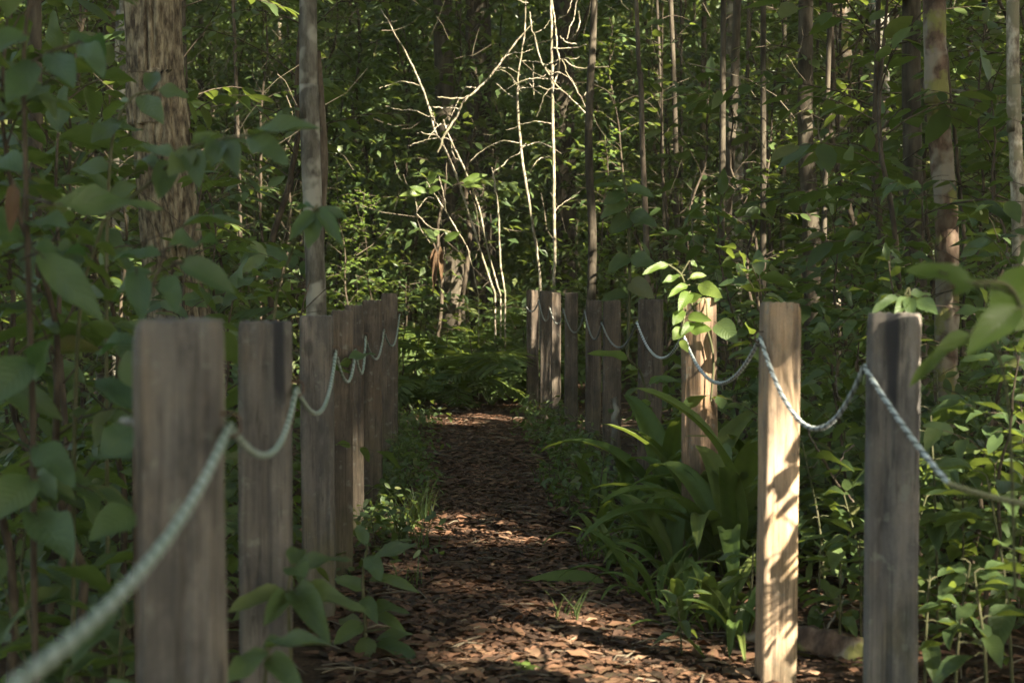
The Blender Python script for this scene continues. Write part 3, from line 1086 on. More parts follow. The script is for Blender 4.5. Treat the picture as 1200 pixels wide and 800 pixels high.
L0 = at(-330, 1160, .60)
kn = [posts[k] for k in ('L6', 'L5', 'L4b', 'L4', 'L3', 'L2', 'L1')] + [tuple(at(20, 800, 1.03)), (-.27, .55, .93)]
sg_ = [.14, .13, .13, .115, .12, .085, .03, .02]
lr = rope('rope', 'greenish rope sagging along the left row of posts', kn, sg_, [M['rope_green'], M['rope_green_groove_shade']], r=.0057)
tag(lr, cat='rope', group=None)
lr['label'] = 'pale green weathered rope sagging along the left row of posts'
a = Acc()
e0, e1 = at(160, 497, 2.24), at(140, 493, 2.24)
a.add(*tube(smooth_path([e0, (e0 + e1) / 2 + [0, 0, .002], e1], 8), [.005, .005, .0055, .006, .006, .0055, .0045, .002], 10))
o = link('rope_end', a.mesh('rope_end', M['rope_grey']), lr)
kn = [posts[k] for k in ('R10', 'R9', 'R8', 'R7', 'R6', 'R5', 'R4', 'R3', 'R2', 'R1')] + [tuple(at(1112, 567, 3.15)), (1.30, 2.2, .93)]
sg_ = [.08, .14, .12, .165, .15, .145, .14, .165, .20, .02, .07]
rr_ = rope('rope', 'x', kn, sg_, [M['rope_white'], M['rope_moss'], M['rope_grey'], M['rope_groove_shade']], r=.0064, mi_of=[2] * 6 + [0] * 4 + [1])
tag(rr_, 'whitish rope sagging along the right row of posts, mossy at its near end', 'rope')


# ------------------------------------------------------------------ trunks
def px_path(pts, y, n=30, top_z=None, ground=True):
    """pts: (px, py, width px); returns a smooth world path and radii at depth y"""
    W3 = [at(p[0], p[1], y) for p in pts]
    rd = [p[2] / 2 * y / F for p in pts]
    if ground:
        b = W3[-1]
        d = (W3[-1] - W3[-2]) / max(abs(W3[-1][2] - W3[-2][2]), .01)
        gz = float(ground_z(b[0], y))
        if b[2] > gz + .05:
            e = b + d * np.array([.4, .4, 1]) * (b[2] - gz + .1) / max(abs(d[2]), .2)
            e[2] = gz - .1
            W3.append(e)
            rd.append(rd[-1] * 1.15)
    if top_z and W3[0][2] < top_z:
        a0 = W3[0]
        d = (W3[0] - W3[1]) / max(W3[0][2] - W3[1][2], .01)
        W3.insert(0, np.array([a0[0] + d[0] * .6 * (top_z - a0[2]), a0[1], top_z]))
        rd.insert(0, rd[0] * .55)
    W3 = W3[::-1]
    rd = rd[::-1]
    P = smooth_path(W3, n)
    rr = np.interp(np.linspace(0, len(rd) - 1, n), range(len(rd)), rd)
    return P, rr


def trunk_mesh(P, rr, mat, sides=14, rough=.06, seed=0, furrow=0, hump=.25):
    V, Fq = tube(P, rr, sides)
    V = V.reshape(len(P), sides, 3)
    a = np.arange(sides) / sides * 2 * math.pi
    for i in range(len(P)):
        z = P[i][2]
        o = V[i] - P[i]
        if furrow:
            wob = np.array([mnoise.noise(Vector((math.cos(t) * 1.6 + seed, math.sin(t) * 1.6, z * 2.2))) for t in a])
            sp = np.array([mnoise.noise(Vector((math.cos(t) * 9 + seed, math.sin(t) * 9, z * 3.0))) for t in a])
            rid = np.minimum(1, 1.25 * np.abs(np.sin(furrow * a / 2 + wob * 5.5 + sp * .8)) ** .75)
            k = 1 + .20 * (rid - .7) + .07 * sp + .06 * wob
            br = np.array([mnoise.noise(Vector((math.cos(t) * 5, math.sin(t) * 5 + seed, z * 14))) for t in a])
            k -= .10 * np.clip(br - .15, 0, .3)
        else:
            k = 1 + np.array([rough * mnoise.noise(Vector((math.cos(t) * 1.5 + seed, math.sin(t) * 1.5, z * 3.5))) + rough * .6 * mnoise.noise(Vector((math.cos(t) * 4, math.sin(t) * 4 + seed, z * 11))) for t in a])
        V[i] = P[i] + o * k[:, None]
    acc = Acc()
    acc.add(V.reshape(-1, 3), Fq)
    return acc.mesh('trunk', mat)


# crowns above the picture
def crown(seed, rad, n, L):
    g = np.random.default_rng(seed)
    P = Plant(None)
    for c in range(14):
        q = g.normal(size=3)
        q = q / np.linalg.norm(q) * rad * (.35 + .6 * g.random()) * [1, 1, .55]
        for i in range(n // 14):
            p = q + g.normal(size=3) * rad * .22 * [1, 1, .6]
            an = g.random() * 6.28
            P.leaf(p, np.array([math.cos(an), math.sin(an), -.4 + .5 * g.random()]), np.array([g.normal() * .4, g.normal() * .4, 1]), L * (.7 + .6 * g.random()), L * .45)
    return P.done()


CROWNS = [crown(300 + i, 1.9 + .3 * i, 420, .34) for i in range(4)]


def add_crown(root, loc, idx):
    P = CROWNS[idx % 4]
    base = np.array(root.location)
    wp = P.lp + np.asarray(loc)
    kill = sunlit(wp, P.lL)
    if kill.any():
        a = Acc()
        k = ~kill
        leaf_arrays(a, P.lp[k], P.ld[k], P.ln[k], P.lL[k], P.lW[k], P.var[k], V=TINY_V, Fc=TINY_F)
        me = a.mesh('crown', M['leaf_mass'])
    else:
        if 'c' not in P.cache:
            a = Acc()
            leaf_arrays(a, P.lp, P.ld, P.ln, P.lL, P.lW, P.var, V=TINY_V, Fc=TINY_F)
            P.cache['c'] = a.mesh('crown', M['leaf_mass'])
        me = P.cache['c']
    o = link('crown', me, root, tuple(np.asarray(loc) - base))
    o['kind'] = 'stuff'
    return o


def tree(label, pts, y, mat, name='slender_tree', sides=14, rough=.06, furrow=0, seg=34, group=None, top=9.5, ground=True, cidx=0, crown_on=True):
    P, rr = px_path(pts, y, seg, top, ground)
    root = thing(name, label, 'tree', tuple(P[0]), group=group)
    link('trunk', trunk_mesh(P - P[0], rr, mat, sides, rough, int(pts[0][0]), furrow), root)
    if crown_on:
        # limbs that carry the crown
        a = Acc()
        g = np.random.default_rng(int(pts[0][0]) + 5)
        tp = P[-1] - P[0]
        for k in range(4):
            st = P[-3] - P[0] + (tp - (P[-3] - P[0])) * g.random()
            an = g.random() * 6.28
            e = st + np.array([math.cos(an) * 1.3, math.sin(an) * 1.3, .9 + g.random()])
            a.add(*tube(smooth_path([st, (st + e) / 2 + [0, 0, .12], e], 6), np.linspace(rr[-1] * .7, rr[-1] * .2, 6), 6))
        link('limb', a.mesh('limb', mat), root)
        add_crown(root, tuple(P[-1] + [0, 0, .6]), cidx)
    return root


tree('big trunk with deeply furrowed tan bark behind the left foliage', [(179, -30, 62), (183, 90, 63), (193, 200, 64), (203, 300, 66), (210, 375, 70), (212, 420, 74)], 8.4, M['bark_furrow'], 'furrowed_tree', 168, furrow=17, seg=230, top=11, cidx=3)
tree('straight grey trunk with pale streaks rising behind a grey post', [(361, -20, 21), (362, 100, 22), (366, 220, 23), (369, 300, 23), (371, 375, 24)], 7.9, M['bark_grey'], 'grey_tree', 18, .08, cidx=1)
tree('thin red brown stem leaning against the straight grey trunk', [(372, 60, 8), (376, 130, 11), (378, 200, 13), (374, 300, 11), (371, 380, 10)], 8.15, M['bark_brown'], 'thin_tree', 10, .1, top=None, crown_on=False)
tree('reddish trunk patched with yellow moss between the right posts', [(1096, -20, 26), (1096, 60, 27), (1100, 150, 26), (1108, 240, 28), (1111, 330, 26), (1108, 420, 27), (1110, 470, 30)], 8.0, M['bark_red'], 'mossy_tree', 26, .20, seg=90, cidx=2)
tree('pale trunk with dappled sun at the right picture edge', [(1187, -20, 15), (1188, 100, 16), (1192, 220, 16), (1195, 320, 17), (1197, 470, 18)], 7.0, M['bark_pale'], 'pale_tree', 14, .08, cidx=0)
tree('nearly black trunk left of the mossy reddish trunk', [(1068, -20, 22), (1069, 150, 22), (1071, 260, 24), (1075, 380, 26)], 9.4, M['bark_dark'], 'dark_tree', 12, cidx=1)
tree('dark ribbed trunk with a sunlit foot behind the tan post', [(944, -20, 17), (944, 150, 18), (950, 260, 20), (956, 400, 28)], 12.0, M['bark_dark'], 'ribbed_tree', 18, .16, cidx=2)
tree('slim leaning trunk with a sunlit right side above the vine post', [(862, 60, 10), (858, 140, 11), (852, 230, 13), (846, 330, 14)], 13.2, M['bark_dark'], 'slim_tree', 12, .1, cidx=3)
tree('dim grey trunk right of the white bare sapling', [(697, -20, 8), (692, 90, 9), (690, 180, 9.5), (694, 270, 10), (693, 360, 11)], 14.2, M['bark_dark'], 'dim_tree', 12, .1, cidx=0)
tree('broad brown trunk left of the shadowy one behind the leaning canes', [(518, -20, 22), (520, 80, 22), (524, 180, 24), (530, 320, 28)], 19.0, M['bark_dark'], 'brown_tree', 14, .08, cidx=1)
tree('broad shadowy trunk directly behind the bare dead branches', [(560, -20, 30), (562, 150, 30), (566, 300, 34)], 21.0, M['bark_dark'], 'shadowy_tree', 14, .08, cidx=2)
tree('broad brown trunk behind the white bare sapling', [(660, -20, 26), (660, 100, 26), (662, 250, 28)], 20.0, M['bark_dark'], 'brown_tree', 14, .08, cidx=3)
tree('thin mottled trunk among dark leaves right of the dim grey trunk', [(745, -20, 5), (751, 90, 6), (753, 180, 6.5), (758, 300, 7.5)], 11.5, M['bark_brown'], 'mottled_tree', 10, .1, cidx=0)
tree('forked dark trunk at the far left edge', [(40, -20, 16), (42, 120, 17), (40, 260, 18), (36, 420, 20)], 7.2, M['bark_dark'], 'shaded_tree', 12, .1, cidx=1)
tree('tan broken trunk showing between leaves at the upper right', [(984, -20, 24), (985, 80, 26), (978, 200, 24), (975, 350, 26)], 16.0, M['bark_red'], 'tan_tree', 14, .12, cidx=2)
tree('grey brown trunk between the black trunk and the ribbed trunk', [(1030, -20, 22), (1032, 150, 24), (1036, 330, 28)], 15.0, M['bark_grey'], 'grey_brown_tree', 12, .1, cidx=3)

LAND = [(60, 'the left picture edge'), (130, 'the brown stemmed sapling'), (200, 'the furrowed trunk'), (265, 'the gap right of the furrowed trunk'), (320, 'the black stained post'), (366, 'the straight grey trunk'), (420, 'the sunlit leaf patch'), (470, 'the leaning canes'), (710, 'the dim grey trunk'), (760, 'the dark reddish post'),
        (815, 'the vine post'), (860, 'the slim leaning trunk'), (915, 'the tan post'), (955, 'the ribbed trunk'), (1000, 'the tan broken trunk'), (1045, 'the grey brown trunk'), (1070, 'the black trunk'), (1110, 'the mossy reddish trunk'), (1150, 'the liana'), (1190, 'the dappled pale trunk')]
FAR = ['', 'farther ', 'still farther ', 'dimmer ', 'hidden ', 'faintest ', 'farthest ']
used = {}
# trunks deeper in the forest
g = np.random.default_rng(21)
far_pts = []
for tries in range(2000):
    if len(far_pts) >= 46:
        break
    y = 13.5 + 24 * g.random() ** .8
    x = (-.36 + .74 * g.random()) * y + .02 * y
    if y < 18 and -.4 < x < 1.6:
        continue
    if any((x - p[0]) ** 2 + (y - p[1]) ** 2 < 1.2 for p in far_pts):
        continue
    far_pts.append((x, y))
n_thick = len(far_pts)
for tries in range(3000):
    if len(far_pts) >= n_thick + 42:
        break
    y = 11.5 + 13 * g.random()
    x = ((-.36 + .28 * g.random()) if g.random() < .3 else (.02 + .36 * g.random())) * y
    if y < 17.5 and -1.2 < x < 1.7:
        continue
    if .03 < x / y < .125 and y < 22:
        continue
    if any((x - p[0]) ** 2 + (y - p[1]) ** 2 < .12 for p in far_pts):
        continue
    far_pts.append((x, y))
order = sorted(range(len(far_pts)), key=lambda i: far_pts[i][1])
for q in order:
    x, y = far_pts[q]
    p = np.array([x, y, float(ground_z(x, y))])
    h = 8 + 3 * g.random()
    ln = g.normal(size=2) * .35
    pts = smooth_path([p - [0, 0, .1], p + [ln[0] * .2, ln[1] * .2, h * .33], p + [ln[0] * .7, ln[1] * .7, h * .66], p + [ln[0], ln[1], h]], 16)
    r0 = .035 + .09 * g.random() ** 2 if q < n_thick else .012 + .018 * g.random()
    side = 'left of' if x < -.5 else ('beyond the end of' if x < 1.5 else 'right of')
    k5 = q % 5 if q < n_thick else (1, 4, 1, 0, 4)[q % 5]
    mt_ = M[['bark_brown', 'bark_dark', 'bark_red', 'bark_grey', 'bark_dark'][k5]]
    tone = ['brown', 'dark', 'reddish', 'greyish', 'blackish'][k5] + ('' if q < n_thick else ' slim')
    lm = min(LAND, key=lambda q_: abs(q_[0] - float(px_of(p)[0][0])))[1]
    used[(tone, lm)] = used.get((tone, lm), 0) + 1
    root = thing('forest_tree', f'{FAR[min(used[(tone, lm)] - 1, 6)]}{tone} trunk in deep shade behind {lm}', 'tree', tuple(p), group=f'{tone} trunks deep in the forest behind {lm}')
    link('trunk', trunk_mesh(pts - p, np.linspace(r0 * 1.15, r0 * .5, 16), mt_, 9, .1, q), root)
    add_crown(root, tuple(pts[-1]), q)


# ------------------------------------------------------------------ bare sunlit stems and dead branches
def branch_thing(name, label, cat, lines, y, mat, jit=.12, sides=6, ground_first=False):
    thin = .58 if mat == 'bark_pale' else 1.0
    g = np.random.default_rng(int(lines[0][0][0]))
    root = None
    lines = list(lines)
    if mat == 'bark_pale':
        main = lines[0]
        for q in range(7 if name == 'bare_sapling' else 3):
            i_ = int(g.integers(1, len(main) - 1))
            f_ = g.random()
            x0 = main[i_][0] * (1 - f_) + main[i_ + 1][0] * f_
            y0 = main[i_][1] * (1 - f_) + main[i_ + 1][1] * f_
            if y0 > 250:
                continue
            dx, dy = g.choice([-1, 1]) * (24 + 46 * g.random()), -34 + 70 * g.random()
            lines.append([(x0, y0, 2.1), (x0 + dx * .35, y0 + dy * .2 - 5, 1.8), (x0 + dx * .7, y0 + dy * .6 - 3, 1.4), (x0 + dx, y0 + dy * 1.25, .8)])
    for k, ln in enumerate(lines):
        pts = []
        dy = 0
        for i, p in enumerate(ln):
            yy_ = y + (g.normal() * jit if (i and k) else 0)
            pts.append((at(p[0], p[1], yy_), (p[2] if len(p) > 2 else 3) / 2 * yy_ / F * thin))
        P = smooth_path([p[0] for p in pts], 8 + 5 * len(pts))
        rr = np.interp(np.linspace(0, len(pts) - 1, len(P)), range(len(pts)), [p[1] for p in pts])
        P = P + np.cumsum(g.normal(size=P.shape), 0) * .0035
        if k == 0:
            if ground_first:
                b = P[0].copy()
                b[2] = ground_z(b[0], b[1]) - .05
                n0 = 12
                t = np.linspace(0, 1, n0, endpoint=False)[:, None]
                P = np.concatenate([b * (1 - t) + P[0] * t, P])
                rr = np.concatenate([np.linspace(rr[0] * 1.2, rr[0], n0), rr])
            root = thing(name, label, cat, tuple(P[0]))
            base = P[0].copy()
        a = Acc()
        V, Fq = tube(P - base, rr, sides, wob=.12, seed=k)
        a.add(V, Fq)
        link('trunk' if k == 0 else 'branch', a.mesh('branch', M[mat]), root)
    return root


branch_thing('bare_sapling', 'tall white barked sapling with forked bare twigs in the sun', 'tree',
             [[(650, 350, 6.5), (650, 290, 6.5), (648, 200, 6.5), (646, 110, 6), (645, 60, 5), (643, 0, 5), (640, -70, 4)],
              [(647, 106, 4.5), (654, 88, 3.5), (659, 70, 3.5), (657, 45, 3), (654, 15, 3), (648, -30, 2.5)],
              [(659, 70, 2.8), (665, 88, 2.5), (676, 108, 2.5), (690, 137, 2)],
              [(660, 71, 2.8), (672, 79, 2.5), (688, 83, 2.2), (713, 82, 1.6)],
              [(645, 56, 2.6), (660, 56, 2.4), (675, 54, 2.4), (685, 49, 1.6)],
              [(657, 42, 2.6), (664, 50, 2.4), (672, 53, 2.2)],
              [(664, 46, 2.2), (669, 25, 2), (674, 5, 2), (678, -20, 1.6)],
              [(671, 44, 2), (678, 36, 2), (680, 26, 2.4), (679, 14, 2)],
              [(680, 116, 2), (685, 110, 1.8), (688, 104, 1.4)],
              [(655, 22, 1.8), (666, 14, 1.6), (672, -5, 1.4)]], 15.6, 'bark_pale', ground_first=True)
branch_thing('bare_sapling', 'thin leaning mottled sapling left of the tall white one', 'tree',
             [[(633, 345, 6), (629, 300, 5.5), (621, 245, 5.5), (612, 180, 5.5), (607, 116, 5), (611, 80, 3), (617, 40, 3), (620, -10, 2.5)],
              [(607, 116, 3), (599, 113, 2.4), (590, 108, 2), (577, 98, 2)],
              [(612, 72, 2), (622, 72, 1.8), (633, 72, 1.8), (643, 84, 2)],
              [(615, 88, 1.6), (620, 97, 1.5), (632, 107, 1.4)],
              [(601, 96, 1.6), (610, 95, 1.6), (618, 95, 1.4)],
              [(624, 75, 1.6), (625, 95, 1.6), (626, 120, 1.6)]], 15.8, 'bark_pale', ground_first=True)
branch_thing('fallen_branch', 'long dead branch caught across the bare saplings', 'branch',
             [[(625, 38, 3), (634, 68, 3.2), (648, 92, 3.4), (666, 112, 3), (690, 137, 2.5)],
              [(621, 15, 2.5), (625, 38, 3), (631, 60, 2)]], 15.5, 'bark_pale')
branch_thing('fallen_branch', 'crooked dead branch bent like a bow left of the bare saplings', 'branch',
             [[(625, 25, 2), (598, 58, 3.5), (570, 93, 4.2), (548, 111, 4.6), (530, 115, 3.6), (512, 113, 2.6)],
              [(548, 112, 3.8), (540, 122, 4.2), (532, 140, 4.6), (522, 158, 4.6), (514, 175, 3)],
              [(540, 128, 2.6), (522, 129, 2.4), (507, 129, 2)]], 16.2, 'bark_pale')
branch_thing('leaning_cane', 'longest pale cane leaning left in front of the forest', 'branch',
             [[(581, 345, 4), (570, 315, 4.4), (553, 258, 4.8), (538, 215, 4.8), (520, 172, 4.6), (511, 157, 4.4), (499, 118, 4), (486, 85, 3.4), (470, 55, 2.6), (445, 15, 1.6)],
              [(511, 158, 2), (500, 158, 1.8), (490, 157, 1.5)],
              [(500, 120, 1.8), (508, 138, 1.6), (512, 150, 1.2)]], 16.4, 'bark_pale', ground_first=True)
branch_thing('leaning_cane', 'second pale cane crossing beside the longest leaning cane', 'branch',
             [[(586, 345, 3.4), (572, 300, 3.8), (560, 240, 3.8), (548, 203, 3.6), (530, 163, 3.2), (519, 135, 2)],
              [(541, 190, 2), (533, 180, 1.6), (529, 160, 1.3)]], 16.3, 'bark_pale', ground_first=True)
branch_thing('leaning_cane', 'short upright pale cane standing right of the leaning canes', 'branch',
             [[(592, 345, 3.6), (587, 310, 4), (584, 260, 4.2), (580, 212, 3.8), (579, 195, 2.5)]], 16.2, 'bark_pale', ground_first=True)
branch_thing('leaning_cane', 'thin pale cane curving low beside the hanging dead leaf', 'branch',
             [[(562, 345, 2), (548, 292, 2.2), (534, 268, 2.4), (522, 250, 2.4), (508, 230, 2), (498, 215, 1.6)],
              [(523, 251, 1.6), (518, 225, 1.6), (512, 205, 1.4)],
              [(487, 232, 1.8), (488, 255, 1.8), (492, 272, 1.8), (500, 287, 1.6)],
              [(488, 250, 1.8), (502, 266, 1.8), (514, 272, 1.6), (524, 275, 1.2)]], 16.4, 'bark_pale', ground_first=True)
branch_thing('vine', 'thin brown liana twisting down beside the mossy reddish trunk', 'vine',
             [[(1100, -30, 4), (1108, 60, 4), (1118, 160, 4.5), (1128, 230, 5), (1133, 280, 5), (1136, 330, 5), (1138, 380, 5)]], 8.1, 'bark_brown', ground_first=False)
branch_thing('bent_branch', 'grey branch reaching right from the mossy reddish trunk', 'branch',
             [[(1108, 105, 4), (1128, 108, 5), (1152, 115, 5), (1178, 124, 4), (1215, 140, 3)]], 8.3, 'bark_grey')
branch_thing('dry_stick', 'pale upright stick at the foot of the dark posts right of the path', 'stick',
             [[(716, 585, 8), (719, 540, 8), (722, 500, 8), (725, 470, 7)]], 9.3, 'bark_grey', ground_first=True)
branch_thing('dry_twig', 'dry forked twig standing between the two nearest right posts', 'branch',
             [[(1000, 590, 3), (975, 560, 3), (950, 525, 3), (945, 500, 2)], [(975, 560, 2), (985, 540, 2), (1000, 520, 2)], [(960, 540, 1.8), (940, 548, 1.5)], [(985, 470, 1.5), (978, 440, 1.8), (990, 410, 1.5)]], 5.6, 'bark_brown')
branch_thing('dry_twig', 'thin stick leaning at the foot of the sunlit tan post', 'branch',
             [[(940, 800, 4), (955, 770, 4), (972, 740, 3), (985, 700, 2)], [(955, 715, 2), (970, 728, 2), (985, 735, 1.5)]], 5.0, 'bark_grey')

# rotten log at the right
root = thing('fallen_log', 'mossy rotten log on the ground behind the nearest right post', 'log', tuple(at(985, 775, 4.9)))
lp = smooth_path([at(880, 742, 5.15), at(930, 750, 5.03), at(970, 757, 4.95), at(1015, 774, 4.84), at(1065, 798, 4.7)], 44) - np.array(root.location)
link('trunk', trunk_mesh(lp, np.linspace(.040, .060, 44) * (1 + .10 * np.sin(np.arange(44) * .9)), M['bark_red'], 26, .38, 4), root)


# ------------------------------------------------------------------ strap-leaved plants by the right posts
STRAP = []
for v, (e0, e1, wmax, pleat) in enumerate(((78, -25, .115, .011), (68, -50, .100, .010), (86, 10, .145, .013), (60, -55, .085, .009), (72, -20, .105, .010))):
    ns, ac = 15, 7
    V_, U_ = [], []
    x = z = 0.0
    for i in range(ns):
        t = i / (ns - 1)
        el = R(e0 + (e1 - e0) * t ** 1.35)
        if i:
            x += math.cos(el) / (ns - 1)
            z += math.sin(el) / (ns - 1)
        w = wmax * (.12 if t < .16 else .12 + .88 * math.sin(math.pi * min(1, ((t - .16) / .84)) ** .72) ** .8 if t < 1 else 0)
        for j in range(ac):
            s_ = j / (ac - 1) - .5
            up_ = abs(s_) * w * .55 + pleat * (1 if j % 2 else -1) * (w / wmax) * .5
            V_.append((x - math.sin(el) * up_, s_ * w, z + math.cos(el) * up_))
            U_.append((t, s_ + .5))
    F_ = [(i * ac + j, (i + 1) * ac + j, (i + 1) * ac + j + 1, i * ac + j + 1) for i in range(ns - 1) for j in range(ac - 1)]
    a = Acc()
    a.add(V_, F_, uv=U_)
    STRAP.append({k: a.mesh('leaf', M[k]) for k in ('strap',)})


def strap_plant(px, y, n, ln, label, seed, spread=1.0, aim=None):
    g = np.random.default_rng(seed)
    b = at(px, 700, y)
    b[2] = float(ground_z(b[0], y)) - .01
    root = thing('strap_leaved_plant', label, 'plant', tuple(b), group='strap leaved plants by the right posts')
    az = g.random() * 6.28
    for i in range(n):
        az += 2.4 + g.normal() * .3
        v = int(g.integers(0, 5)) if i > 2 else 2
        o = link('leaf', STRAP[v]['strap'], root)
        k = ln * .88 * (.6 + .6 * g.random())
        o.location = (math.cos(az) * .02, math.sin(az) * .02, 0)
        o.rotation_euler = (g.normal() * .12, g.normal() * .10, az)
        o.scale = (k, k * (.85 + .4 * g.random()), k)
    return root


strap_plant(862, 6.15, 12, .98, 'tallest strap leaved plant with upright pleated blades beside the sunlit tan post', 1)
strap_plant(825, 6.3, 11, .70, 'arching strap leaved plant in front of the vine covered post', 2)
low_strap = strap_plant(790, 6.1, 11, .50, 'low strap leaved plant spilling onto the path edge', 3)
strap_plant(738, 7.2, 8, .50, 'strap leaved plant at the path edge below the dark posts', 4)
strap_plant(850, 5.5, 9, .46, 'short strap leaved plant at the foot of the sunlit tan post', 5)
strap_plant(790, 7.2, 11, .85, 'strap leaved plant hiding the foot of the dark reddish post', 6)
strap_plant(880, 7.0, 9, .9, 'strap leaved plant half hidden behind the sunlit tan post', 8)
strap_plant(690, 8.2, 6, .42, 'small strap leaved plant beyond the dark posts at the path edge', 9)
strap_plant(835, 5.3, 8, .34, 'drooping strap leaved plant nearest the litter at the right path edge', 10)
strap_plant(765, 6.5, 10, .48, 'dark clump of strap leaves between the path edge and the low arching one', 11)
strap_plant(810, 5.6, 9, .36, 'low dark strap leaved clump lowest on the bank', 12)
strap_plant(845, 6.7, 10, .75, 'strap leaved plant filling the bank under the vine post', 13)
strap_plant(712, 7.8, 8, .42, 'narrow strap leaved clump by the pale stick', 14)
for k, (px, y, n_, ln_, lab) in enumerate(((745, 5.95, 9, .36, 'narrow leaved clump hanging over the path edge'), (722, 6.5, 8, .34, 'small narrow leaved clump at the path edge'), (772, 5.75, 9, .36, 'narrow leaved clump below the arching strap leaved plant'), (700, 7.0, 8, .32, 'little narrow leaved clump next to the lying green blade'), (798, 5.35, 8, .30, 'narrow leaved clump low on the litter bank'))):
    strap_plant(px, y, n_, ln_, lab, 30 + k)
strap_plant(850, 6.3, 8, .9, 'upright broad bladed plant next to the tallest strap leaved one', 41)
strap_plant(815, 6.8, 9, .8, 'upright broad bladed plant before the vine covered post', 42)
strap_plant(868, 5.1, 8, .40, 'small strap leaved clump touching the sunlit tan post', 15)
# one blade of the low plant lies across the path edge
a = Acc()
V_, F_, U_ = blade(12, lance, .03, .2, 5)
a.add(V_ * [.36, .032, .36], F_, uv=U_)
o = link('leaf', a.mesh('leaf', M['strap']), low_strap)
q_ = at(715, 692, 6.1)
o.location = tuple(q_ - np.array(low_strap.location))
o.rotation_euler = (R(35), R(-4), R(176))


# ------------------------------------------------------------------ single leaves set out one by one
def hand_plant(name, label, stem_lines, leaves, shape, mat, stem_mat='stem', cat='plant', group=None):
    """stem_lines: [(px, py, depth, width px)...]; leaves: (base px, base py, tip px, tip py, depth base, depth tip, width px, roll)"""
    p0 = at(*stem_lines[0][0][:3])
    root = thing(name, label, cat, tuple(p0), group=group)
    a = Acc()
    for ln in stem_lines:
        pts = [at(*p[:3]) - p0 for p in ln]
        rr = [p[3] / 2 * p[2] / F for p in ln]
        P = smooth_path(pts, 6 * len(pts))
        a.add(*tube(P, np.interp(np.linspace(0, len(rr) - 1, len(P)), range(len(rr)), rr), 7))
    for k, lf in enumerate(leaves):
        A, B = at(lf[0], lf[1], lf[4]), at(lf[2], lf[3], lf[5])
        Ln = np.linalg.norm(B - A)
        Wd_ = lf[6] * lf[4] / F * (.84 if mat == 'leaf_blue' else 1)
        dd = unit(B - A)
        to = unit(CAM - A)
        roll = lf[7] if len(lf) > 7 else .5
        nr_ = unit(np.array([0, 0, 1.0]) * (1 - roll) + to * roll + dd * .01)
        o = link('leaf', leaf_mesh(lf[8] if len(lf) > 8 else shape, k % 3, lf[9] if len(lf) > 9 else mat), root)
        o.matrix_basis = frame(A - p0, dd, nr_, Ln, Wd_, Ln)
        # short stalk
        st = A - p0
        a.add(*tube([st - dd * Ln * .12 - [0, 0, .004], st, st + dd * Ln * .1], [.0022, .002, .0014], 5))
    link('stem', a.mesh('stem', M[stem_mat]), root)
    return root


GS = at(30, 700, 3.1)[2]
hand_plant('broad_leaved_sapling', 'sapling with big drooping bluish leaves and a brown stem at the left edge',
           [[(45, 990, 3.1, 8), (40, 700, 3.1, 8), (38, 480, 3.1, 8), (33, 320, 3.1, 7), (30, 200, 3.1, 6), (28, 60, 3.1, 5), (40, -30, 3.1, 4)],
            [(33, 300, 3.1, 4), (45, 296, 3.05, 4)], [(31, 230, 3.1, 4), (60, 238, 3.0, 4)], [(29, 80, 3.1, 4), (60, 60, 3.1, 3), (95, 50, 3.1, 3)]],
           [(45, 296, 119, 372, 3.05, 2.95, 46, .75), (60, 240, 196, 231, 3.0, 3.1, 40, .55), (30, 285, -60, 240, 3.1, 3.0, 60, .5), (32, 262, 78, 262, 3.1, 3.0, 44, .45),
            (34, 300, 110, 282, 3.1, 3.3, 26, .3), (30, 205, -30, 180, 3.1, 3.2, 50, .5), (60, 62, 85, 98, 3.1, 3.0, 40, .7), (40, 70, 10, 112, 3.1, 3.0, 42, .7),
            (80, 55, 130, 40, 3.1, 3.3, 34, .5), (30, 40, -20, 60, 3.1, 3.0, 40, .5), (95, 50, 120, 80, 3.1, 3.0, 34, .6), (38, 420, -20, 470, 3.1, 3.0, 55, .6),
            (38, 440, 55, 400, 3.1, 3.0, 40, .7), (40, 520, 85, 560, 3.1, 3.0, 46, .6), (40, 560, -10, 600, 3.1, 3.0, 55, .6), (40, 600, 82, 650, 3.1, 2.9, 60, .6),
            (16, 215, 12, 268, 3.05, 3.0, 20, .8, 'lance', 'dead_leaf')], 'elliptic', 'leaf_blue', 'stem_brown')
hand_plant('broad_leaved_sapling', 'sapling with three broad drooping leaves above the nearest post',
           [[(165, 990, 3.0, 7), (160, 700, 3.0, 7), (158, 480, 3.0, 6), (165, 380, 3.0, 5), (185, 318, 3.0, 4), (196, 290, 3.0, 3)],
            [(185, 318, 3.0, 3), (215, 306, 2.95, 3)]],
           [(160, 318, 166, 372, 3.0, 2.9, 36, .8), (193, 322, 206, 357, 3.0, 2.9, 30, .85), (208, 308, 278, 334, 3.0, 3.0, 42, .6), (190, 300, 130, 298, 3.0, 3.05, 30, .4),
            (196, 290, 262, 268, 3.0, 3.2, 26, .3), (180, 320, 120, 342, 3.0, 3.05, 34, .5), (160, 480, 110, 440, 3.0, 3.1, 46, .5), (160, 500, 118, 528, 3.0, 2.95, 52, .6),
            (160, 540, 100, 520, 3.0, 3.1, 50, .5), (158, 455, 150, 410, 3.0, 3.0, 40, .6), (160, 400, 105, 402, 3.0, 3.1, 44, .5), (160, 600, 110, 620, 3.0, 2.9, 50, .6)], 'elliptic', 'leaf_blue', 'stem_brown')
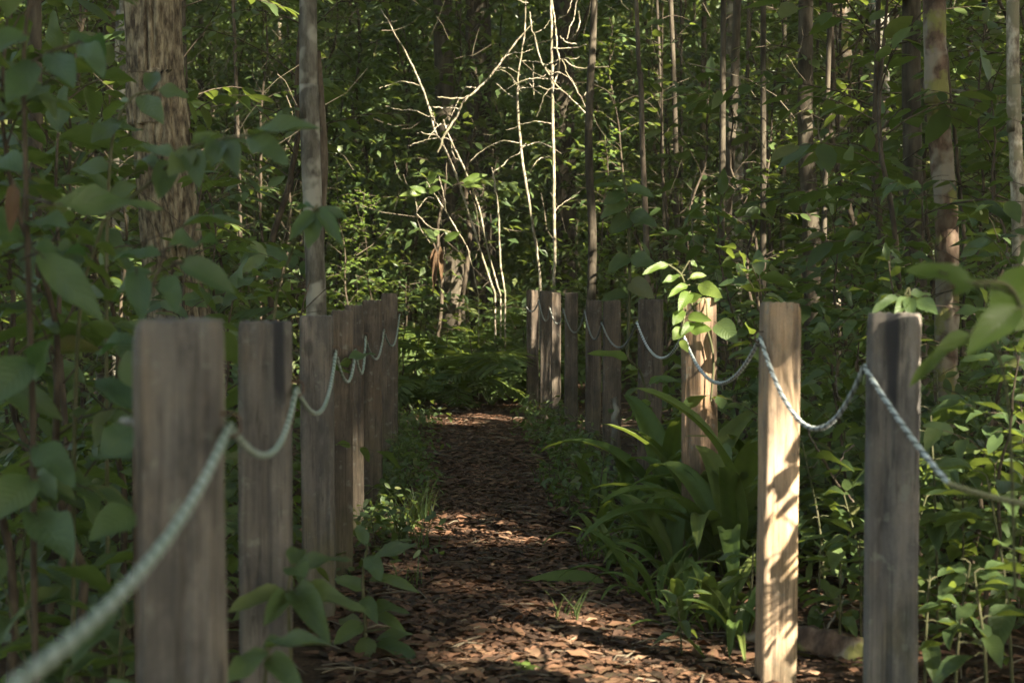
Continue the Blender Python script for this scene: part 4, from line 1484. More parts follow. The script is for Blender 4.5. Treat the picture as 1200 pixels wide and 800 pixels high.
hand_plant('compound_leaved_sapling', 'blurred spray of large leaflets hanging across the furrowed trunk',
           [[(120, 260, 3.5, 4), (180, 210, 3.4, 4), (215, 178, 3.3, 3), (260, 163, 3.2, 3), (310, 155, 3.1, 2)], [(120, 260, 3.5, 4), (90, 420, 3.6, 5), (85, 980, 3.7, 6)]],
           [(290, 158, 374, 144, 3.1, 3.0, 24, .5), (290, 160, 334, 184, 3.1, 3.0, 30, .7), (262, 163, 276, 192, 3.2, 3.1, 28, .8), (255, 164, 248, 192, 3.2, 3.1, 26, .8), (225, 172, 200, 200, 3.3, 3.2, 28, .7),
            (225, 170, 268, 150, 3.3, 3.4, 22, .4), (205, 185, 150, 170, 3.3, 3.4, 26, .4), (190, 200, 156, 178, 3.4, 3.5, 26, .4), (225, 178, 232, 206, 3.3, 3.2, 28, .8), (200, 188, 186, 230, 3.4, 3.3, 30, .7)], 'elliptic', 'leaf')
hand_plant('broad_leaved_sapling', 'dark spray of leaves hanging in front of the furrowed trunk',
           [[(130, 990, 4.2, 5), (125, 500, 4.2, 5), (128, 200, 4.2, 4), (150, 120, 4.2, 3), (185, 105, 4.2, 3)]],
           [(165, 112, 190, 142, 4.2, 4.1, 26, .7), (185, 105, 222, 110, 4.2, 4.2, 22, .5), (150, 120, 118, 132, 4.2, 4.3, 26, .4), (175, 108, 182, 80, 4.2, 4.3, 20, .4), (140, 140, 108, 160, 4.2, 4.1, 26, .5), (128, 200, 92, 190, 4.2, 4.2, 30, .5), (128, 230, 160, 216, 4.2, 4.2, 26, .5)], 'elliptic', 'leaf')
hand_plant('drooping_plant', 'blurred bluish leaf cluster hanging in front of the straight grey trunk',
           [[(372, 240, 3.6, 3), (366, 250, 3.6, 3), (340, 300, 3.7, 3), (318, 420, 3.8, 3), (312, 900, 3.9, 4)]],
           [(368, 248, 340, 278, 3.6, 3.5, 22, .7), (370, 248, 362, 284, 3.6, 3.5, 26, .8), (372, 246, 398, 276, 3.6, 3.5, 22, .7), (370, 244, 410, 256, 3.6, 3.6, 18, .5), (368, 244, 345, 238, 3.6, 3.7, 18, .4)], 'elliptic', 'leaf_blue')
hand_plant('broad_leaved_sapling', 'big blurred fresh green leaves at the right edge above the near post',
           [[(1240, 700, 2.5, 6), (1215, 480, 2.5, 6), (1190, 345, 2.5, 5), (1135, 330, 2.45, 4), (1100, 318, 2.4, 3)], [(1190, 345, 2.5, 4), (1165, 335, 2.5, 3)]],
           [(1140, 332, 1062, 313, 2.42, 2.4, 34, .55), (1160, 335, 1235, 372, 2.5, 2.5, 78, .85, 'ovate'), (1195, 360, 1138, 402, 2.5, 2.45, 40, .7), (1150, 333, 1118, 342, 2.5, 2.45, 24, .5)], 'elliptic', 'leaf_fresh')
hand_plant('broad_leaved_sapling', 'small drooping leaves just behind the top of the near right post',
           [[(1060, 700, 4.6, 4), (1062, 500, 4.6, 4), (1066, 350, 4.6, 3), (1060, 345, 4.6, 3)]],
           [(1055, 350, 1022, 364, 4.6, 4.5, 16, .5), (1052, 346, 1018, 350, 4.6, 4.7, 14, .4), (1065, 350, 1068, 368, 4.6, 4.5, 16, .7), (1072, 350, 1098, 366, 4.6, 4.5, 20, .6), (1065, 345, 1092, 342, 4.6, 4.6, 15, .4), (1064, 348, 1050, 368, 4.6, 4.5, 14, .6)], 'elliptic', 'leaf')
hand_plant('broad_leaved_sapling', 'long green blade pointing down beside the near right post',
           [[(1190, 700, 3.0, 4), (1180, 460, 3.0, 4), (1150, 385, 3.0, 3), (1135, 390, 3.0, 3)]],
           [(1138, 392, 1066, 446, 3.0, 2.9, 22, .5)], 'lance', 'leaf_fresh')
# leaves low in front of the second left post
hand_plant('seedling', 'seedling with pointed leaves in front of the black stained post',
           [[(345, 860, 3.3, 5), (340, 760, 3.3, 5), (338, 690, 3.3, 4), (345, 660, 3.3, 3)]],
           [(335, 695, 268, 712, 3.3, 3.2, 30, .45), (345, 692, 424, 704, 3.3, 3.2, 30, .5), (345, 690, 376, 728, 3.3, 3.1, 36, .8), (340, 700, 312, 724, 3.3, 3.1, 28, .7), (345, 662, 412, 648, 3.3, 3.3, 20, .4), (343, 664, 352, 630, 3.3, 3.4, 24, .6), (344, 664, 356, 672, 3.3, 3.2, 30, .8)], 'lance', 'leaf')
hand_plant('seedling', 'seedling with arching leaves at the bottom edge beside the nearest post',
           [[(300, 900, 2.9, 5), (310, 800, 2.9, 5), (315, 755, 2.9, 4)]],
           [(312, 758, 384, 748, 2.9, 2.8, 24, .45), (312, 760, 265, 792, 2.9, 2.8, 30, .5), (314, 770, 350, 800, 2.9, 2.8, 30, .7), (310, 765, 340, 742, 2.9, 3.0, 22, .3)], 'lance', 'leaf')
hand_plant('seedling', 'leafy seedling at the path edge by the brown post with the sunlit edge',
           [[(425, 800, 5.0, 5), (428, 740, 5.0, 5), (425, 680, 5.0, 4), (430, 640, 5.0, 3)], [(428, 740, 5.0, 3), (455, 735, 4.95, 3)]],
           [(436, 655, 488, 636, 5.0, 5.0, 22, .4), (430, 650, 446, 676, 5.0, 4.9, 22, .7), (432, 680, 486, 682, 5.0, 4.9, 18, .5), (428, 690, 392, 676, 5.0, 5.0, 22, .5), (432, 710, 476, 712, 5.0, 4.9, 16, .6), (440, 720, 470, 732, 5.0, 4.9, 16, .7),
            (425, 730, 392, 752, 5.0, 4.9, 24, .6), (430, 745, 426, 778, 5.0, 4.9, 26, .8), (440, 755, 492, 768, 5.0, 4.85, 24, .5), (440, 750, 484, 740, 5.0, 5.0, 20, .4), (424, 735, 396, 718, 5.0, 5.1, 22, .4), (425, 700, 440, 722, 5.0, 4.9, 20, .7), (430, 640, 418, 612, 5.0, 5.1, 16, .5), (428, 770, 400, 790, 5.0, 4.9, 22, .6)], 'elliptic', 'leaf')
# unseen shrub added so its leaves shade the tan post and near right post
def shade_shrub():
    strokes = [(945, 350, 888, 398, 24), (948, 385, 888, 436, 30), (935, 355, 900, 380, 20), (910, 400, 890, 440, 20), (948, 500, 918, 556, 13), (948, 540, 888, 596, 26), (945, 572, 905, 612, 10),
               (948, 626, 888, 690, 13), (948, 640, 888, 704, 7), (948, 652, 900, 702, 6), (944, 606, 926, 640, 10), (948, 664, 905, 714, 8), (950, 690, 925, 734, 14), (950, 735, 915, 792, 16), (948, 780, 920, 812, 14), (905, 600, 890, 640, 9), (950, 352, 905, 372, 30), (915, 352, 886, 376, 24), (950, 372, 900, 410, 22), (948, 520, 926, 548, 10), (915, 560, 890, 585, 9), (950, 606, 912, 660, 11), (905, 650, 886, 676, 8), (938, 700, 900, 740, 6), (948, 712, 915, 752, 7), (912, 745, 890, 780, 7)]
    root = thing('added_shade_shrub', 'shrub added beyond the right picture edge, its leaves placed to shade two right posts', 'shrub', (1.95, 3.75, float(ground_z(1.95, 3.75))))
    base = np.array(root.location)
    a = Acc()
    hub = np.array([1.9, 3.72, 1.25])
    a.add(*tube(smooth_path([(0, 0, -.05), (.05, -.03, .7), hub - base], 12), np.linspace(.012, .007, 12), 7))
    strokes = [q + (4.58,) for q in strokes]
    for k in range(8):
        y0 = 402 + 52 * k
        strokes += [(1082 - 8 * (k % 2), y0 - 26, 1018, y0 + 52, 52, 3.66), (1050, y0 - 40, 1072, y0 + 50, 48, 3.66)]
    for k, (x0, y0, x1, y1, w, dep) in enumerate(strokes):
        t = (1.12 if dep > 4 else .50) + (.05 if dep > 4 else .025) * (k % 5)
        A, B = at(x0, y0, dep) + S * t, at(x1, y1, dep) + S * t
        dd = B - A
        nr_ = unit(S + np.array([0, 0, .2]))
        o = link('leaf', leaf_mesh('lance', k % 3, 'leaf'), root)
        o.matrix_basis = frame(A - base, dd, nr_, np.linalg.norm(dd), w * dep / F, np.linalg.norm(dd))
        q = np.array([hub[0] + .02, hub[1], min(max(A[2] - .1, .5), 1.9)])
        a.add(*tube(smooth_path([hub - base, (hub * .35 + A * .65) - base + [0, 0, .03], A - base], 8), np.linspace(.004, .0016, 8), 5))
    link('stem', a.mesh('stem', M['stem']), root)


shade_shrub()
# vine over the third right post
hand_plant('vine', 'leafy vine draped over the top of the sunlit post', 
           [[(833, 470, 6.56, 3), (836, 420, 6.56, 3), (828, 385, 6.55, 3), (815, 365, 6.55, 3), (806, 345, 6.55, 3), (798, 322, 6.5, 3), (786, 312, 6.5, 2), (778, 308, 6.5, 2)],
            [(806, 345, 6.55, 2), (800, 385, 6.48, 2), (796, 405, 6.5, 2)], [(812, 360, 6.55, 3), (826, 350, 6.6, 3), (829, 372, 6.52, 2)], [(798, 322, 6.5, 2), (808, 305, 6.5, 1.5)]],
           [(784, 310, 753, 320, 6.5, 6.45, 12, .55), (800, 322, 777, 328, 6.5, 6.45, 10, .5), (808, 326, 828, 320, 6.5, 6.5, 10, .6), (806, 334, 784, 346, 6.5, 6.42, 11, .6), (818, 333, 844, 346, 6.55, 6.45, 18, .8), (808, 342, 798, 358, 6.5, 6.4, 16, .85),
            (804, 352, 822, 346, 6.5, 6.45, 12, .8), (800, 362, 790, 378, 6.48, 6.4, 14, .8), (806, 372, 830, 372, 6.48, 6.4, 14, .7), (800, 385, 789, 397, 6.46, 6.4, 16, .85), (808, 386, 832, 384, 6.46, 6.4, 16, .7), (812, 378, 800, 390, 6.46, 6.4, 12, .8), (798, 398, 806, 412, 6.46, 6.4, 10, .8), (809, 306, 818, 312, 6.5, 6.5, 7, .5), (840, 378, 862, 396, 6.6, 6.5, 26, .7, 'ovate', 'leaf'), (848, 340, 838, 352, 6.7, 6.6, 14, .7, 'ovate', 'leaf')], 'elliptic', 'leaf_fresh', cat='vine')
hand_plant('seedling', 'plant holding one long bright leaf out in front of the dark posts',
           [[(760, 600, 8.0, 4), (762, 500, 8.0, 4), (752, 440, 8.0, 3), (735, 420, 7.9, 3)]],
           [(736, 421, 690, 412, 7.9, 7.8, 12, .6), (746, 432, 736, 428, 7.9, 7.8, 9, .7), (760, 450, 790, 440, 8.0, 7.9, 14, .5), (762, 470, 740, 486, 8.0, 7.9, 12, .5), (770, 448, 776, 444, 8, 7.9, 8, .7)], 'lance', 'leaf_fresh')
hand_plant('seedling', 'tiny bright yellow green seedling on the path at the bottom edge',
           [[(611, 800, 4.75, 3), (611, 785, 4.75, 2)]],
           [(611, 786, 602, 774, 4.75, 4.78, 12, .7), (612, 785, 620, 771, 4.75, 4.78, 11, .7), (613, 787, 631, 780, 4.75, 4.72, 11, .6), (610, 788, 591, 791, 4.75, 4.70, 11, .6), (612, 789, 618, 796, 4.75, 4.7, 10, .7)], 'elliptic', 'leaf_fresh')
hand_plant('compound_leaved_sapling', 'sunlit spray of small oval leaflets right of the furrowed trunk',
           [[(290, 420, 9.2, 3), (292, 350, 9.2, 3), (285, 290, 9.2, 2), (270, 272, 9.2, 2), (255, 265, 9.2, 1.5), (243, 258, 9.2, 1.5)]],
           [(252, 265, 231, 264, 9.2, 9.15, 9, .7), (256, 268, 233, 277, 9.2, 9.15, 10, .7), (262, 268, 255, 260, 9.2, 9.2, 9, .8), (268, 272, 253, 279, 9.2, 9.15, 9, .8), (272, 274, 277, 284, 9.2, 9.15, 8, .8), (242, 240, 228, 238, 9.2, 9.2, 8, .7), (255, 246, 242, 240, 9.2, 9.2, 8, .7), (284, 290, 300, 276, 9.2, 9.2, 10, .6), (232, 120, 218, 118, 9.2, 9.2, 9, .7), (248, 128, 222, 118, 9.2, 9.15, 9, .7), (238, 136, 224, 126, 9.2, 9.15, 8, .7)], 'elliptic', 'leaf_fresh')
hand_plant('broad_leaved_sapling', 'dark glossy drooping leaves to the right of the dim grey trunk',
           [[(735, 420, 9.2, 4), (738, 320, 9.2, 4), (735, 240, 9.2, 3), (730, 205, 9.2, 3)]],
           [(733, 220, 696, 216, 9.2, 9.1, 14, .4), (733, 225, 708, 236, 9.2, 9.1, 18, .6), (735, 235, 706, 250, 9.2, 9.1, 20, .65), (737, 255, 716, 272, 9.2, 9.1, 24, .7), (738, 250, 770, 262, 9.2, 9.1, 20, .6), (735, 222, 765, 225, 9.2, 9.1, 18, .5), (737, 300, 712, 318, 9.2, 9.1, 20, .6), (738, 300, 772, 312, 9.2, 9.1, 20, .6), (737, 330, 765, 345, 9.2, 9.1, 24, .7), (736, 345, 705, 350, 9.2, 9.1, 20, .5)], 'ovate', 'leaf')
hand_plant('hanging_dead_leaf', 'curled brown dead leaf hanging below the bare canes',
           [[(508, 285, 16.2, 1.5), (512, 296, 16.2, 1.5)]],
           [(512, 292, 507, 345, 16.2, 16.15, 6, .8), (516, 288, 518, 330, 16.2, 16.15, 6, .7), (510, 290, 504, 316, 16.2, 16.2, 5, .6)], 'lance', 'dead_leaf', 'stem_brown', cat='leaf')
hand_plant('pale_leafed_twig', 'twig of white lit leaves among the bare canes', 
           [[(548, 222, 16.2, 2), (541, 214, 16.2, 2), (530, 222, 16.3, 1.5)]],
           [(541, 214, 572, 204, 16.2, 16.2, 10, .7), (540, 216, 566, 218, 16.2, 16.1, 7, .7), (521, 282, 537, 272, 16.3, 16.2, 10, .8), (501, 210, 512, 205, 16.3, 16.2, 14, .8), (502, 225, 515, 219, 16.3, 16.2, 10, .7), (494, 228, 470, 226, 16.3, 16.2, 10, .6), (500, 226, 480, 218, 16.3, 16.3, 9, .6)], 'elliptic', 'leaf_fresh', 'stem_brown')


# ------------------------------------------------------------------ ferns at the end of the path
def frond_mesh(seed, bend):
    g = np.random.default_rng(seed)
    a = Acc()
    n = 22
    x = z = 0.0
    pts = []
    for i in range(n):
        t = i / (n - 1)
        el = R(68 - bend * t ** 1.2)
        if i:
            x += math.cos(el) / (n - 1)
            z += math.sin(el) / (n - 1)
        pts.append((x, 0, z, el))
    P = np.array([p[:3] for p in pts])
    a.add(*tube(P, np.linspace(.006, .002, n), 4), var=.9)
    pos, d, nr_, L_, W_ = [], [], [], [], []
    for i in range(4, n):
        t = i / (n - 1)
        ln = .30 * math.sin(math.pi * (1 - (t - .15) / .9) ** .8) ** .9 if t < .99 else .05
        el = pts[i][3]
        T = np.array([math.cos(el), 0, math.sin(el)])
        for sg in (-1, 1):
            pos.append(P[i]); d.append(unit(T * .45 + np.array([0, sg, -.12 + g.normal() * .08]))); nr_.append(np.array([-math.sin(el), 0, math.cos(el)]))
            L_.append(ln * (.9 + .2 * g.random())); W_.append(.042)
    leaf_arrays(a, np.array(pos), np.array(d), np.array(nr_), np.array(L_), np.array(W_), g.random(len(pos)))
    return a.mesh('frond', M['fern'])


FR = [frond_mesh(i, b) for i, b in enumerate((75, 95, 60, 110))]


def fern(px, y, n, ln, label, seed, group='ferns at the end of the path'):
    g = np.random.default_rng(seed)
    b = at(px, 480, y)
    b[2] = float(ground_z(b[0], y))
    root = thing('fern', label, 'fern', tuple(b), group=group)
    az = g.random() * 6.28
    for i in range(n):
        az += 2.4 + g.normal() * .3
        o = link('frond', FR[int(g.integers(0, 4))], root)
        k = ln * (.7 + .5 * g.random())
        o.rotation_euler = (g.normal() * .1, g.normal() * .2, az)
        o.scale = (k, k, k)
    return root


fern(490, 14.9, 9, .75, 'low fern beside the last post of the left row', 1)
fern(530, 15.3, 10, .95, 'fern at the path end, left of the largest fern', 2)
fern(575, 15.5, 11, 1.15, 'largest fern closing off the end of the path', 3)
fern(610, 15.8, 9, .85, 'fern beside the sunlit patch at the path end', 4)
fern(510, 17.4, 10, 1.2, 'fern standing behind the low fern at the left path end', 5)
fern(555, 17.9, 10, 1.3, 'tall shaded fern behind the largest fern', 6)
fern(600, 17.6, 9, 1.2, 'tall shaded fern behind the sunlit patch', 7)
fern(640, 17.2, 8, 1.0, 'fern behind the farthest right posts', 8)
fern(455, 16.8, 9, 1.1, 'fern hidden behind the far posts of the left row', 9)
fern(645, 16.2, 8, .55, 'feathery fern in the sun above the far posts', 10)


# grass tufts on the path edge
def tuft(px, py, y, n, h, label, seed, spread=.06):
    g = np.random.default_rng(seed)
    b = at(px, py, y)
    b[2] = float(ground_z(b[0], y))
    a = Acc()
    for i in range(n):
        an, ln = g.random() * 6.28, h * (.55 + .6 * g.random())
        o = np.array([g.normal() * spread * .6, g.normal() * spread * .6, 0])
        d = np.array([math.cos(an), math.sin(an), 0]) * (.25 + .5 * g.random())
        w = np.array([-math.sin(an), math.cos(an), 0]) * .004
        pts = [o + d * ln * t * t + np.array([0, 0, ln * (t - .25 * t * t)]) for t in (0, .35, .7, 1)]
        V_ = []
        for k, p in enumerate(pts):
            V_ += [p - w * (1 - k / 3.2), p + w * (1 - k / 3.2)]
        a.add(V_, [(0, 1, 3, 2), (2, 3, 5, 4), (4, 5, 7, 6)], var=g.random())
    me = a.mesh('grass_tuft', M['leaf_mid'])
    o = link('grass_tuft', me, None, tuple(b))
    return tag(o, label, 'grass', 'grass tufts at the path edge')


for k, (px, py, lab) in enumerate(((470, 640, 'grass tuft at the left path edge below the dark flat topped post'), (492, 615, 'fine grass tuft leaning onto the left of the path'), (460, 585, 'grass tuft at the foot of the last left posts'), (472, 545, 'small grass tuft at the far left path edge'),
                                   (505, 650, 'sparse grass blades at the left path edge nearest the middle'), (640, 575, 'grass sprig at the right path edge by the slim post'), (668, 740, 'lone grass sprig on the litter right of the path middle'), (660, 600, 'grass sprig at the foot of the dark posts'), (482, 690, 'grass tuft beside the path edge seedling'), (700, 665, 'grass tuft under the strap leaved plants'))):
    tuft(px, py, gy(py), 60 if k < 4 else 16, .30 if k < 5 else .2, lab, k)


# ------------------------------------------------------------------ shrubs and saplings
NEAR = [seedling(40 + i, h, n, L, W) for i, (h, n, L, W) in enumerate(((.45, 11, .15, .06), (.6, 13, .17, .065), (.35, 10, .13, .05), (.75, 15, .18, .07), (.5, 12, .16, .055), (.28, 9, .12, .045)))]
SHRUB = [sapling(60 + i, *p) for i, p in enumerate(((1.3, .012, 12, .45, .14, .06, .06), (1.8, .014, 15, .5, .15, .06, .065), (1.0, .010, 10, .42, .12, .055, .055), (2.3, .016, 16, .55, .16, .07, .07), (1.5, .012, 14, .5, .09, .034, .035), (1.4, .012, 9, .4, .34, .1, .14, .3, .12, None, 1, 4), (1.1, .012, 9, .35, .22, .085, .10)))]
MIDSAP = [sapling(80 + i, *p) for i, p in enumerate(((3.2, .018, 22, .7, .125, .054, .062), (4.2, .022, 28, .8, .14, .058, .066), (5.2, .028, 32, .95, .15, .062, .07), (3.8, .02, 28, .7, .10, .042, .046), (4.6, .024, 28, .9, .165, .07, .085), (2.6, .016, 20, .65, .115, .045, .054), (4.4, .022, 16, .7, .36, .1, .16, .3, .12, None, 1, 5), (3.6, .02, 16, .6, .20, .09, .11), (4.8, .022, 30, .8, .09, .032, .037)))]


def near_plants(spec, side):
    for k, (px, y, tmpl, sc, mat, shape, label) in enumerate(spec):
        b = at(px, 600, y)
        b[2] = float(ground_z(b[0], y))
        plant_at(tmpl, tuple(b), k * 1.7, sc, 'leafy_plant', label, 'plant', f'leafy plants {side} of the path', parts=(shape, mat))


near_plants([
    (15, 3.6, SHRUB[3], .85, 'leaf', 'elliptic', 'tall shrub of pointed leaves at the far left edge behind the brown stem'),
    (95, 3.8, SHRUB[1], .95, 'leaf', 'elliptic', 'shrub of mid green leaves left of the nearest post'),
    (60, 3.3, NEAR[4], 1.0, 'leaf', 'lance', 'narrow leaved seedling low at the left edge'),
    (130, 3.3, NEAR[4], 1.0, 'leaf', 'elliptic', 'seedling with arching leaves beside the nearest post'),
    (20, 2.9, NEAR[5], 1.2, 'leaf', 'lance', 'seedling at the lower left corner'),
    (100, 2.8, NEAR[4], .9, 'leaf', 'elliptic', 'seedling under the slanting rope at the lower left'),
    (45, 3.9, NEAR[2], 1.2, 'leaf', 'elliptic', 'low bushy seedling at the left edge under the tall shrub'),
    (110, 4.0, NEAR[5], 1.4, 'leaf', 'elliptic', 'low seedling crowded between the left shrubs'),
    (140, 4.4, NEAR[2], 1.3, 'leaf', 'elliptic', 'many leaved seedling close behind the nearest post'),
    (75, 3.3, NEAR[5], 1.3, 'leaf', 'lance', 'slim leaved seedling above the slanting rope'),
    (10, 4.2, NEAR[1], 1.0, 'leaf', 'elliptic', 'tall seedling at the very left edge'),
    (70, 4.6, SHRUB[0], 1.2, 'leaf', 'elliptic', 'rounded shrub in the shade left of the nearest post'),
    (265, 4.6, NEAR[3], 1.1, 'leaf', 'elliptic', 'plant showing in the gap between the two nearest left posts'),
    (240, 5.6, SHRUB[2], 1.1, 'leaf', 'elliptic', 'shrub rising behind the gap between the nearest left posts'),
    (325, 6.2, SHRUB[0], .9, 'leaf', 'elliptic', 'shrub in the gap beside the grey post before the straight trunk'),
    (150, 5.2, SHRUB[3], .8, 'leaf', 'elliptic', 'upright shrub behind the nearest post'),
    (30, 5.4, SHRUB[1], 1.1, 'leaf', 'elliptic', 'leafy shrub in the dim gap at the left edge'),
], 'left')
near_plants([
    (970, 5.6, NEAR[1], 1.0, 'leaf', 'elliptic', 'seedling between the tan post and the near right post'),
    (1000, 6.0, SHRUB[0], .75, 'leaf', 'elliptic', 'shrub filling the gap between the tan post and the near right post'),
    (960, 5.2, NEAR[5], 1.0, 'leaf', 'elliptic', 'small seedling by the log at the tan post'),
    (1015, 5.5, NEAR[0], .9, 'leaf', 'ovate', 'seedling peeping out left of the near right post'),
    (1100, 5.0, NEAR[3], .95, 'leaf', 'ovate', 'plant with broad leaves right of the near right post'),
    (1150, 4.8, SHRUB[2], .9, 'leaf', 'elliptic', 'shrub with pointed leaves at the right edge'),
    (1140, 5.6, SHRUB[0], .9, 'leaf', 'ovate', 'shrub of heart shaped leaves behind the mossy rope'),
    (1190, 4.4, NEAR[1], 1.0, 'leaf', 'ovate', 'seedling at the lower right corner'),
    (1120, 4.3, NEAR[0], .9, 'leaf', 'elliptic', 'seedling at the bottom right of the near post'),
    (1085, 5.8, SHRUB[4], .8, 'leaf', 'elliptic', 'small leaved shrub showing above the mossy rope'),
    (1185, 6.2, SHRUB[1], .9, 'leaf', 'elliptic', 'shrub below the dappled pale trunk'),
    (905, 6.6, SHRUB[0], .9, 'leaf', 'elliptic', 'shrub behind the sunlit tan post'),
    (870, 7.6, SHRUB[1], .85, 'leaf', 'elliptic', 'shrub between the vine post and the tan post'),
    (880, 5.3, NEAR[5], 1.0, 'leaf', 'lance', 'low seedling left of the tan post foot'),
    (800, 4.95, NEAR[5], .7, 'leaf', 'lance', 'little seedling on the litter below the strap leaves'),
    (700, 7.6, NEAR[2], 1.0, 'leaf', 'elliptic', 'seedling beside the path near the pale stick'),
    (655, 9.5, NEAR[5], 1.0, 'leaf', 'elliptic', 'seedling at the right path edge by the slim post'),
    (1060, 6.8, SHRUB[3], .7, 'leaf', 'elliptic', 'shrub rising behind the near right post'),
    (980, 7.4, SHRUB[1], .8, 'leaf', 'elliptic', 'shrub behind the seedlings between the two nearest right posts'),
    (940, 6.3, NEAR[3], .8, 'leaf', 'elliptic', 'seedling directly right of the tan post'),
    (985, 4.9, NEAR[2], .9, 'leaf', 'elliptic', 'seedling above the rotten log'),
    (1010, 5.0, NEAR[4], .7, 'leaf', 'elliptic', 'narrow leaved seedling touching the near right post'),
    (1085, 4.5, NEAR[2], 1.0, 'leaf', 'elliptic', 'low seedling hugging the foot of the near right post'),
    (1130, 4.9, NEAR[1], .85, 'leaf', 'elliptic', 'seedling in the middle of the lower right undergrowth'),
    (1165, 5.3, NEAR[3], .8, 'leaf', 'elliptic', 'many leaved seedling right of the heart leaved shrub'),
    (1160, 4.2, NEAR[2], 1.1, 'leaf', 'elliptic', 'small seedling at the bottom right edge'),
    (1100, 6.4, NEAR[3], 1.0, 'leaf', 'elliptic', 'plant below the mossy reddish trunk'),
    (1060, 5.4, NEAR[0], 1.0, 'leaf', 'elliptic', 'seedling half behind the near right post'),
    (1195, 5.2, SHRUB[2], .8, 'leaf', 'elliptic', 'low shrub cut by the right picture edge'),
    (960, 6.9, SHRUB[2], .75, 'leaf', 'elliptic', 'low shrub in the gap right of the tan post'),
    (1030, 7.2, SHRUB[0], .8, 'leaf', 'elliptic', 'rounded shrub peeping left of the near right post'),
], 'right')

for k, (px, y, v, sc, lab) in enumerate(((455, 8.1, 2, .55, 'small seedling at the foot of the dark flat topped post'), (478, 8.8, 5, .6, 'tiny seedling on the left path edge among the grass'), (468, 10.2, 0, .5, 'seedling at the foot of the last left post'), (500, 8.0, 5, .45, 'smallest seedling leaning out over the left of the path'), (466, 11.8, 2, .6, 'leafy seedling past the last left post'), (440, 6.9, 2, .6, 'seedling crowding the brown posts at the left path edge'),
                                           (645, 9.0, 5, .6, 'tiny seedling on the right path edge'), (660, 10.6, 2, .6, 'seedling before the slim reddish topped post'), (650, 12.2, 0, .55, 'seedling at the feet of the far right posts'), (675, 9.6, 0, .6, 'seedling below the dark posts at the right path edge'), (690, 8.6, 2, .65, 'seedling beside the pale stick at the path edge'), (668, 7.9, 5, .6, 'small seedling in the litter right of the path middle'))):
    b = at(px, 600, y)
    b[2] = float(ground_z(b[0], y))
    plant_at(NEAR[v], tuple(b), k * 2.1, sc, 'seedling', lab, 'plant', 'small seedlings along the path edges', parts=('elliptic', 'leaf'), force_keep=True)

# middle distance: low shrubs, each described by what it stands by


def landmark_label(b, what):
    px = float(px_of(b)[0][0])
    k = min(LAND, key=lambda q: abs(q[0] - px))[1]
    key = (what, k)
    used[key] = used.get(key, 0) + 1
    dist = ['', 'deeper ', 'farther ', 'still farther ', 'hidden ', 'dimmer ', 'farthest '][min(used[key] - 1, 6)]
    return f'{dist}{what} in the shade by {k}', k


g = np.random.default_rng(5)
spots = []
tries = 0
while len(spots) < 74 and tries < 6000:
    tries += 1
    y = 6.5 + 9.5 * g.random()
    x = (-.38 + .78 * g.random()) * y
    if -.75 - .03 * y < x < 1.45 and y < 16.5:
        continue
    if any((x - p[0]) ** 2 + (y - p[1]) ** 2 < .16 for p in spots):
        continue
    spots.append((x, y))
spots.sort(key=lambda p: p[1])
desc = ['low leafy shrub', 'tall leafy shrub', 'small bushy shrub', 'upright shrub', 'small leaved shrub', 'feathery leaved shrub', 'large leaved shrub']
for k, (x, y) in enumerate(spots):
    v = int(g.integers(0, 7))
    lab, lm = landmark_label((x, y, .5), desc[v])
    plant_at(SHRUB[v], (x, y, float(ground_z(x, y))), g.random() * 6.28, .85 + .4 * g.random(), 'forest_shrub', lab, 'shrub', f'{desc[v]}s by {lm}', mat='leaf_mid' if k % 3 else 'leaf_mass')

spots = []
tries = 0
while len(spots) < 150 and tries < 9000:
    tries += 1
    y = 8.0 + 22 * g.random() ** .9
    x = (-.37 + .76 * g.random()) * y
    if -1.2 < x < 1.9 and y < 17.0:
        continue
    if any((x - p[0]) ** 2 + (y - p[1]) ** 2 < .30 for p in spots):
        continue
    spots.append((x, y))
spots.sort(key=lambda p: p[1])
desc = ['slender sapling', 'leafy young tree', 'tall young tree', 'small leaved young tree', 'broad leaved young tree', 'short sapling', 'feathery leaved young tree', 'big leaved young tree', 'fine leaved young tree']
for k, (x, y) in enumerate(spots):
    v = int(g.integers(0, 9))
    sc = .85 + .35 * g.random() + max(0, y - 14) * .02
    if y < 16:
        lab, lm = landmark_label((x, y, 2.), desc[v])
        grp = f'{desc[v]}s by {lm}'
    else:
        side = 'left of the path' if x < -.6 else ('beyond the path end' if x < 1.8 else 'right of the path')
        _, lm = landmark_label((x, y, 2.), 'deep ' + desc[v])
        lab = f'{FAR[min(used[("deep " + desc[v], lm)] - 1, 6)]}{desc[v]} deep in the forest behind {lm}'
        grp = f'{desc[v]}s deep in the forest behind {lm}'
    plant_at(MIDSAP[v], (x, y, float(ground_z(x, y))), g.random() * 6.28, sc, 'young_tree', lab, 'tree', grp, mat='leaf_mass' if k % 2 else 'leaf_mid', stem_name='trunk')

for px, y, v, sc, lab in ((486, 15.9, 0, .8, 'bushy shrub behind the ferns under the hanging dead leaf'), (520, 16.0, 2, 1.0, 'shrub at the feet of the leaning canes'), (556, 15.8, 0, .75, 'small shrub behind the largest fern'), (588, 16.0, 4, .65, 'shrub at the foot of the short upright cane'), (612, 15.9, 2, .95, 'shrub at the foot of the thin mottled sapling'), (640, 16.2, 0, .8, 'shrub at the foot of the tall white sapling'), (668, 15.9, 4, .75, 'shrub behind the slim far post'), (470, 16.3, 4, .8, 'shrub behind the last left post')):
    b = at(px, 480, y)
    b[2] = float(ground_z(b[0], y))
    plant_at(SHRUB[v], tuple(b), px * 1.3, sc, 'forest_shrub', lab, 'shrub', mat='leaf_mid')

